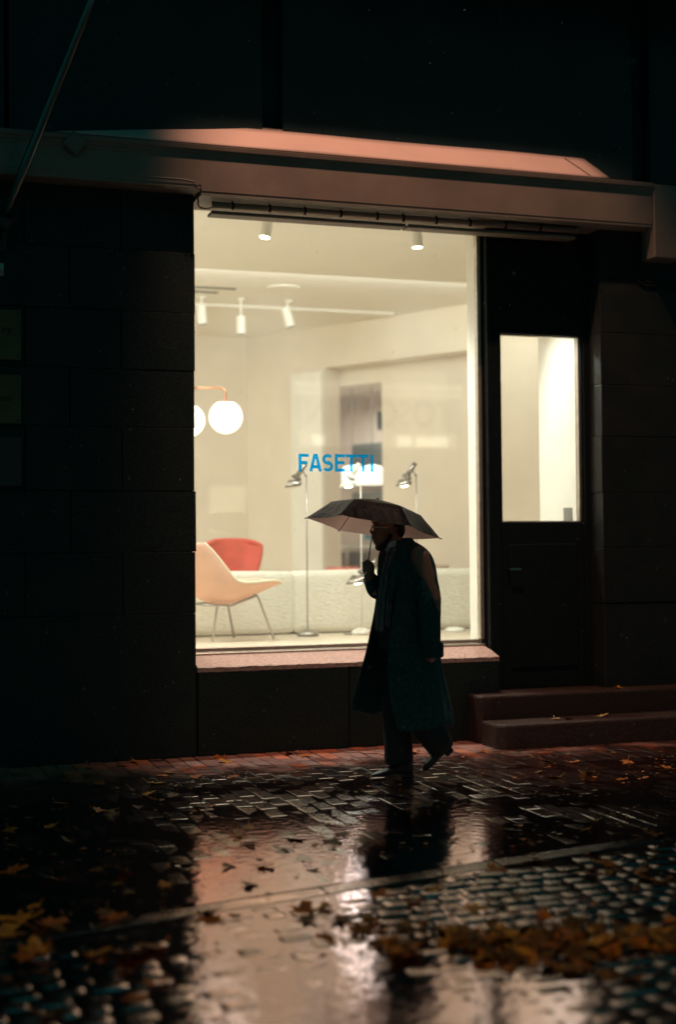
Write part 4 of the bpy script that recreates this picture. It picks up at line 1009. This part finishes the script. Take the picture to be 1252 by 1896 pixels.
def umbrella():
    q = (3.1892, -1.3888, 1.6106, 0.1924, 0.0608, 0.32, 0.4374, 0.1868, 0.2885, 0.1329)
    cx, cy, cz, tx, ty, yaw, rad, h, kr, kh = q
    ax = Vector((tx, ty, 1)).normalized(); e1 = Vector((-math.cos(yaw), math.sin(yaw), 0)); e1 = (e1-ax*e1.dot(ax)).normalized(); e2 = ax.cross(e1)
    c = Vector((cx, cy, cz)); dirs = [e1*math.cos(R(60*k))+e2*math.sin(R(60*k)) for k in range(6)]
    base = c-ax*.33
    um = thing('umbrella', 'small dark folding umbrella held open over the walking man', 'umbrella', base)
    apex = c+ax*h
    def ribp(d, t):
        """point on the rib at fraction t of the radius"""
        k = kr/rad
        if t < k: s = t/k; return c+d*kr*s+ax*(h+(kh-h)*s**1.25)
        s = (t-k)/(1-k); return c+d*(kr+(rad-kr)*s)+ax*(kh*(1-s)-.012*s*(1-s)*0)
    bm = NB(); NT, NSG = 12, 8
    grid = []
    for i in range(6):
        d0, d1 = dirs[i], dirs[(i+1) % 6]
        for k in range(NSG):
            s = k/NSG; col = []
            for j in range(1, NT+1):
                t = j/NT; a, b = ribp(d0, t), ribp(d1, t); m = a.lerp(b, s)
                w = 4*s*(1-s)
                mid = c+ax*(m-c).dot(ax)
                m = m+(mid-m)*(.075*w*t*t)+ax*(.010*w*t*(1-t)*2-.004*w*t) + ax*.003*mnoise.noise(m*14)
                col.append(m)
            grid.append(col)
    vt = bm.verts.new(apex); V = [[bm.verts.new(p) for p in col] for col in grid]; n = len(V)
    for k in range(n):
        a, b = V[k], V[(k+1) % n]
        bm.faces.new((vt, a[0], b[0]))
        for j in range(NT-1): bm.faces.new((a[j], a[j+1], b[j+1], b[j]))
    o = part('canopy', bm, 'umbrella', um, smooth=True)
    for d in dirs:
        bm = NB(); tube(bm, [ribp(d, t)-ax*.004 for t in (.03, .2, .4, .6, kr/rad, .75, .9, 1.0)], .0026, 6); tube(bm, [ribp(d, 1.0), ribp(d, 1.0)+d*.012-ax*.004], .004, 6)
        rb = part('rib', bm, 'ink', um)
        bm = NB(); tube(bm, [c+ax*.06, ribp(d, kr/rad*.96)-ax*.006], .002, 6); st = obj('strut', bm, 'ink', None); st.data.transform(Matrix.Translation(-base)); st.parent = rb
    bm = NB(); tube(bm, [base-ax*.01, apex], .0045, 8); tube(bm, [c+ax*.05, c+ax*.075], .010, 10); part('shaft', bm, 'wire', um, smooth=True)
    bm = NB(); capsule(bm, [base-ax*.01, base+ax*.05], [.012, .011], 12); part('handle', bm, 'ink', um, smooth=True)
    bm = NB(); tube(bm, [apex-ax*.004, apex+ax*.012], [.009, .006], 10); part('ferrule', bm, 'ink', um)
umbrella()

# ------------------------------------------------------------------ fallen leaves
def leaf_mesh(seed, m, size):
    r2 = random.Random(seed); bm = NB()
    # maple outline: five pointed lobes
    lobes = [(-150, .42), (-128, .25), (-105, .62), (-85, .36), (-62, .80), (-40, .44), (-15, .92), (0, .98), (15, .92), (40, .44), (62, .80), (85, .36), (105, .62), (128, .25), (150, .42)]
    curl = r2.uniform(.15, .6); tw = r2.uniform(-.5, .5)
    c = bm.verts.new((0, 0, .004)); out = []
    for a, q in lobes:
        q *= r2.uniform(.85, 1.1); x, y = q*math.sin(R(a)), q*math.cos(R(a)); 
        z = curl*(q*q)*.35*r2.uniform(.2, 1.0)+tw*x*y*.4
        out.append((bm.verts.new((x*.5, y*.5, z*.55)), bm.verts.new((x, y, max(-.02, z)))))
    n = len(out)
    for i in range(n-1):
        bm.faces.new((c, out[i][0], out[i+1][0])); bm.faces.new((out[i][0], out[i][1], out[i+1][1], out[i+1][0]))
    tube(bm, [(0, 0, .004), (0.05, -.4, .05), (.1, -.75, .12+.2*r2.random())], .018, 5)
    bmesh.ops.scale(bm, vec=(size, size, size), verts=bm.verts)
    me = bpy.data.meshes.new('fallen_leaf'); bm.to_mesh(me); bm.free(); me.materials.append(MT[m])
    return me
LM = {}
for k in ('leaf', 'leaf2', 'leaf3', 'leafpale'): LM[k] = [leaf_mesh(hash(k) % 1000*0+i*13+len(k)*7+ord(k[-1]), k, .075) for i in range(4)]
def leaf(x, y, z, kind, scale=1, tilt=.12, label=None):
    o = bpy.data.objects.new('fallen_leaf', rnd.choice(LM[kind])); COL.objects.link(o)
    o.location = (x, y, z); o.rotation_euler = (rnd.uniform(-tilt, tilt), rnd.uniform(-tilt, tilt), rnd.uniform(0, 2*PI))
    s = scale*rnd.uniform(.8, 1.2); o.scale = (s, s, s)
    tag(o, label or 'wet yellow brown maple leaf lying flat on the dark wet ground', 'leaf', 'fallen leaves scattered on the wet ground')
    return o
named = [(3.02, -.14, 'leafpale', 1.3, 'pale leaf on the paving close to the wall under the window'), (1.88, -.12, 'leaf', 1.5, 'upright curled yellow leaf at the dark foot of the stone wall'),
         (1.75, -.22, 'leaf2', 1.2, 'bright orange leaf beside the upright yellow one at the wall foot'), (2.39, -4.24, 'leaf', 1.2, 'single squarish ochre leaf alone on the grey asphalt'),
         (.99, -4.73, 'leaf2', 1.7, 'large bright orange leaf on the black foreground asphalt'), (.65, -4.11, 'leaf', 1.9, 'large blurred yellow leaf at the picture\'s left edge')]
for x, y, k, s, lab in named: leaf(x, y, .004, k, s, .25, lab)
for x, y, lab in ((5.03, -.34, 'pale crumpled leaf on the lower stone step'), (5.12, -.40, 'long pale leaf beside the crumpled one on the lower step'), (5.42, -.33, 'small dull leaf alone on the lower step')): leaf(x, y, .182, 'leafpale', 1.0, .2, lab)
leaf(5.73, -.10, .361, 'leaf', .9, .2, 'thin yellow leaf on the upper step by the door')
for x, y in [(2.48,-.17),(2.38,-.94),(3.05,-.26),(4.55,-1.1),(5.05,-1.36),(.66,-4.57),(1.0,-4.11),(1.88,-4.54),(2.41,-2.96),(1.75,-4.4),(1.85,-4.37),(1.39,-4.39),(1.93,-2.7),(1.81,-3.54),(3.43,-4.24),(2.65,-4.51),(2.4,-4.6),(3.36,-4.07),(2.81,-4.0),(2.13,-4.26),(1.37,-4.26),(1.33,-.51),(1.9,-1.94),(1.06,-1.02),(1.39,-2.0),(2.02,-.67),(.6,-5.33),(4.28,-1.78),(4.67,-1.26),(4.35,-.57),(3.18,-4.24),(3.92,-3.56),(1.73,-4.82),(3.37,-4.43),(2.22,-4.41),(4.54,-1.7),(4.28,-1.55),(3.85,-.45),(2.11,-.9),(1.81,-1.0),(1.33,-1.81)]:
    leaf(x, y, .003, rnd.choice(('leaf', 'leaf2', 'leaf2', 'leaf3')), 1.05 if y > -3 else 1.15, .3)
for x, y, k, sc_ in ((.55, -4.3, 'leaf', 1.5), (.75, -4.2, 'leaf2', 1.3), (.62, -4.62, 'leaf2', 1.5), (.85, -4.7, 'leaf', 1.3), (1.08, -4.68, 'leaf2', 1.4), (1.0, -4.2, 'leaf2', 1.1), (.45, -4.5, 'leaf', 1.5), (.9, -5.25, 'leaf2', 1.1), (.7, -3.2, 'leaf2', 1.2), (1.2, -3.4, 'leaf2', 1.0), (.8, -2.2, 'leaf2', 1.1), (1.15, -1.5, 'leaf2', 1.1), (1.5, -.9, 'leaf2', 1.1), (1.7, -1.4, 'leaf', 1.0), (2.3, -3.1, 'leaf3', 1.3), (2.15, -3.0, 'leaf3', 1.2), (2.5, -3.2, 'leaf3', 1.2), (1.9, -3.0, 'leaf3', 1.2), (1.75, -4.5, 'leaf3', 1.5), (1.85, -4.55, 'leaf3', 1.4), (2.0, -4.5, 'leaf3', 1.3)):
    leaf(x, y, .003, k, sc_, .3)
for i in range(48):
    y = -rnd.random()**.8*4.3-.15; x = rnd.uniform(.2, 2.2) if rnd.random() < .45 else rnd.uniform(1.0, 5.8)
    leaf(x, y, .003, rnd.choice(('leaf', 'leaf2', 'leaf3', 'leaf3')), rnd.uniform(.6, 1.0), .25)
# the heap in the gutter: nobody could count it
bm = NB()
for i in range(520):
    u = rnd.random(); x = 1.86+1.45*u; yc = -4.92-.42*(x-1.8)
    d = rnd.gauss(0, 1); y = yc+d*.20
    if mnoise.noise(Vector((x*3.2, y*3.2, 5))) < -.30+.1*rnd.random(): continue
    hgt = .034*math.exp(-d*d*.8)*min(1, u*6+.2)
    z = rnd.random()*hgt
    s = rnd.uniform(.022, .070); m3 = Matrix.Translation((x, y, z)) @ Matrix.Rotation(rnd.uniform(0, 6.28), 4, 'Z') @ Matrix.Rotation(rnd.gauss(0, .35), 4, 'X') @ Matrix.Rotation(rnd.gauss(0, .3), 4, 'Y')
    pts = [(-.9, .1), (-.45, .3), (-.5, .9), (0, .62), (.45, .95), (.42, .32), (.95, .15), (.4, -.2), (.2, -.85), (-.3, -.3)]
    cv = bm.verts.new(m3 @ Vector((0, 0, .25*s))); vs = [bm.verts.new(m3 @ Vector((a*s, b*s, rnd.uniform(-.2, .25)*s))) for a, b in pts]
    mi = rnd.choice((0, 0, 0, 0, 1, 2))
    for k in range(10):
        f = bm.faces.new((cv, vs[k], vs[(k+1) % 10])); f.material_index = mi
o = obj('leaf_litter', bm, 'leaf3', recalc=False); o.data.materials.append(MT['leaf2']); o.data.materials.append(MT['leaf']); tag(o, 'soggy heap of brown and yellow leaves along the street gutter', 'leaf heap', kind='stuff')


# ------------------------------------------------------------------ rain
bm = NB(); r3 = random.Random(3)
for i in range(420):
    d = r3.uniform(6.0, 9.7); ax_ = r3.uniform(-.24, .24); az_ = r3.uniform(-.42, .42)
    c = Vector((0, -9.988, 1.5))+fw*d+rx*(ax_*d)+Vector((0, 0, az_*d))
    if c.z < .05 or c.y > -.3: continue
    q = r3.uniform(.0010, .0017); n0 = len(bm.verts)
    tube(bm, [c+Vector((-.0008, 0, .006)), c+Vector((-.0004, 0, .003)), c, c+Vector((.0003, 0, -.003)), c+Vector((.0005, 0, -.0045))], [q*.2, q*.7, q, q*.8, q*.3], 6)
tag(obj('rain', bm, mat('rain_drop', (.75, .78, .78), .15, trans=.5), smooth=True), 'fine raindrops falling in front of the shop', 'rain', kind='stuff')
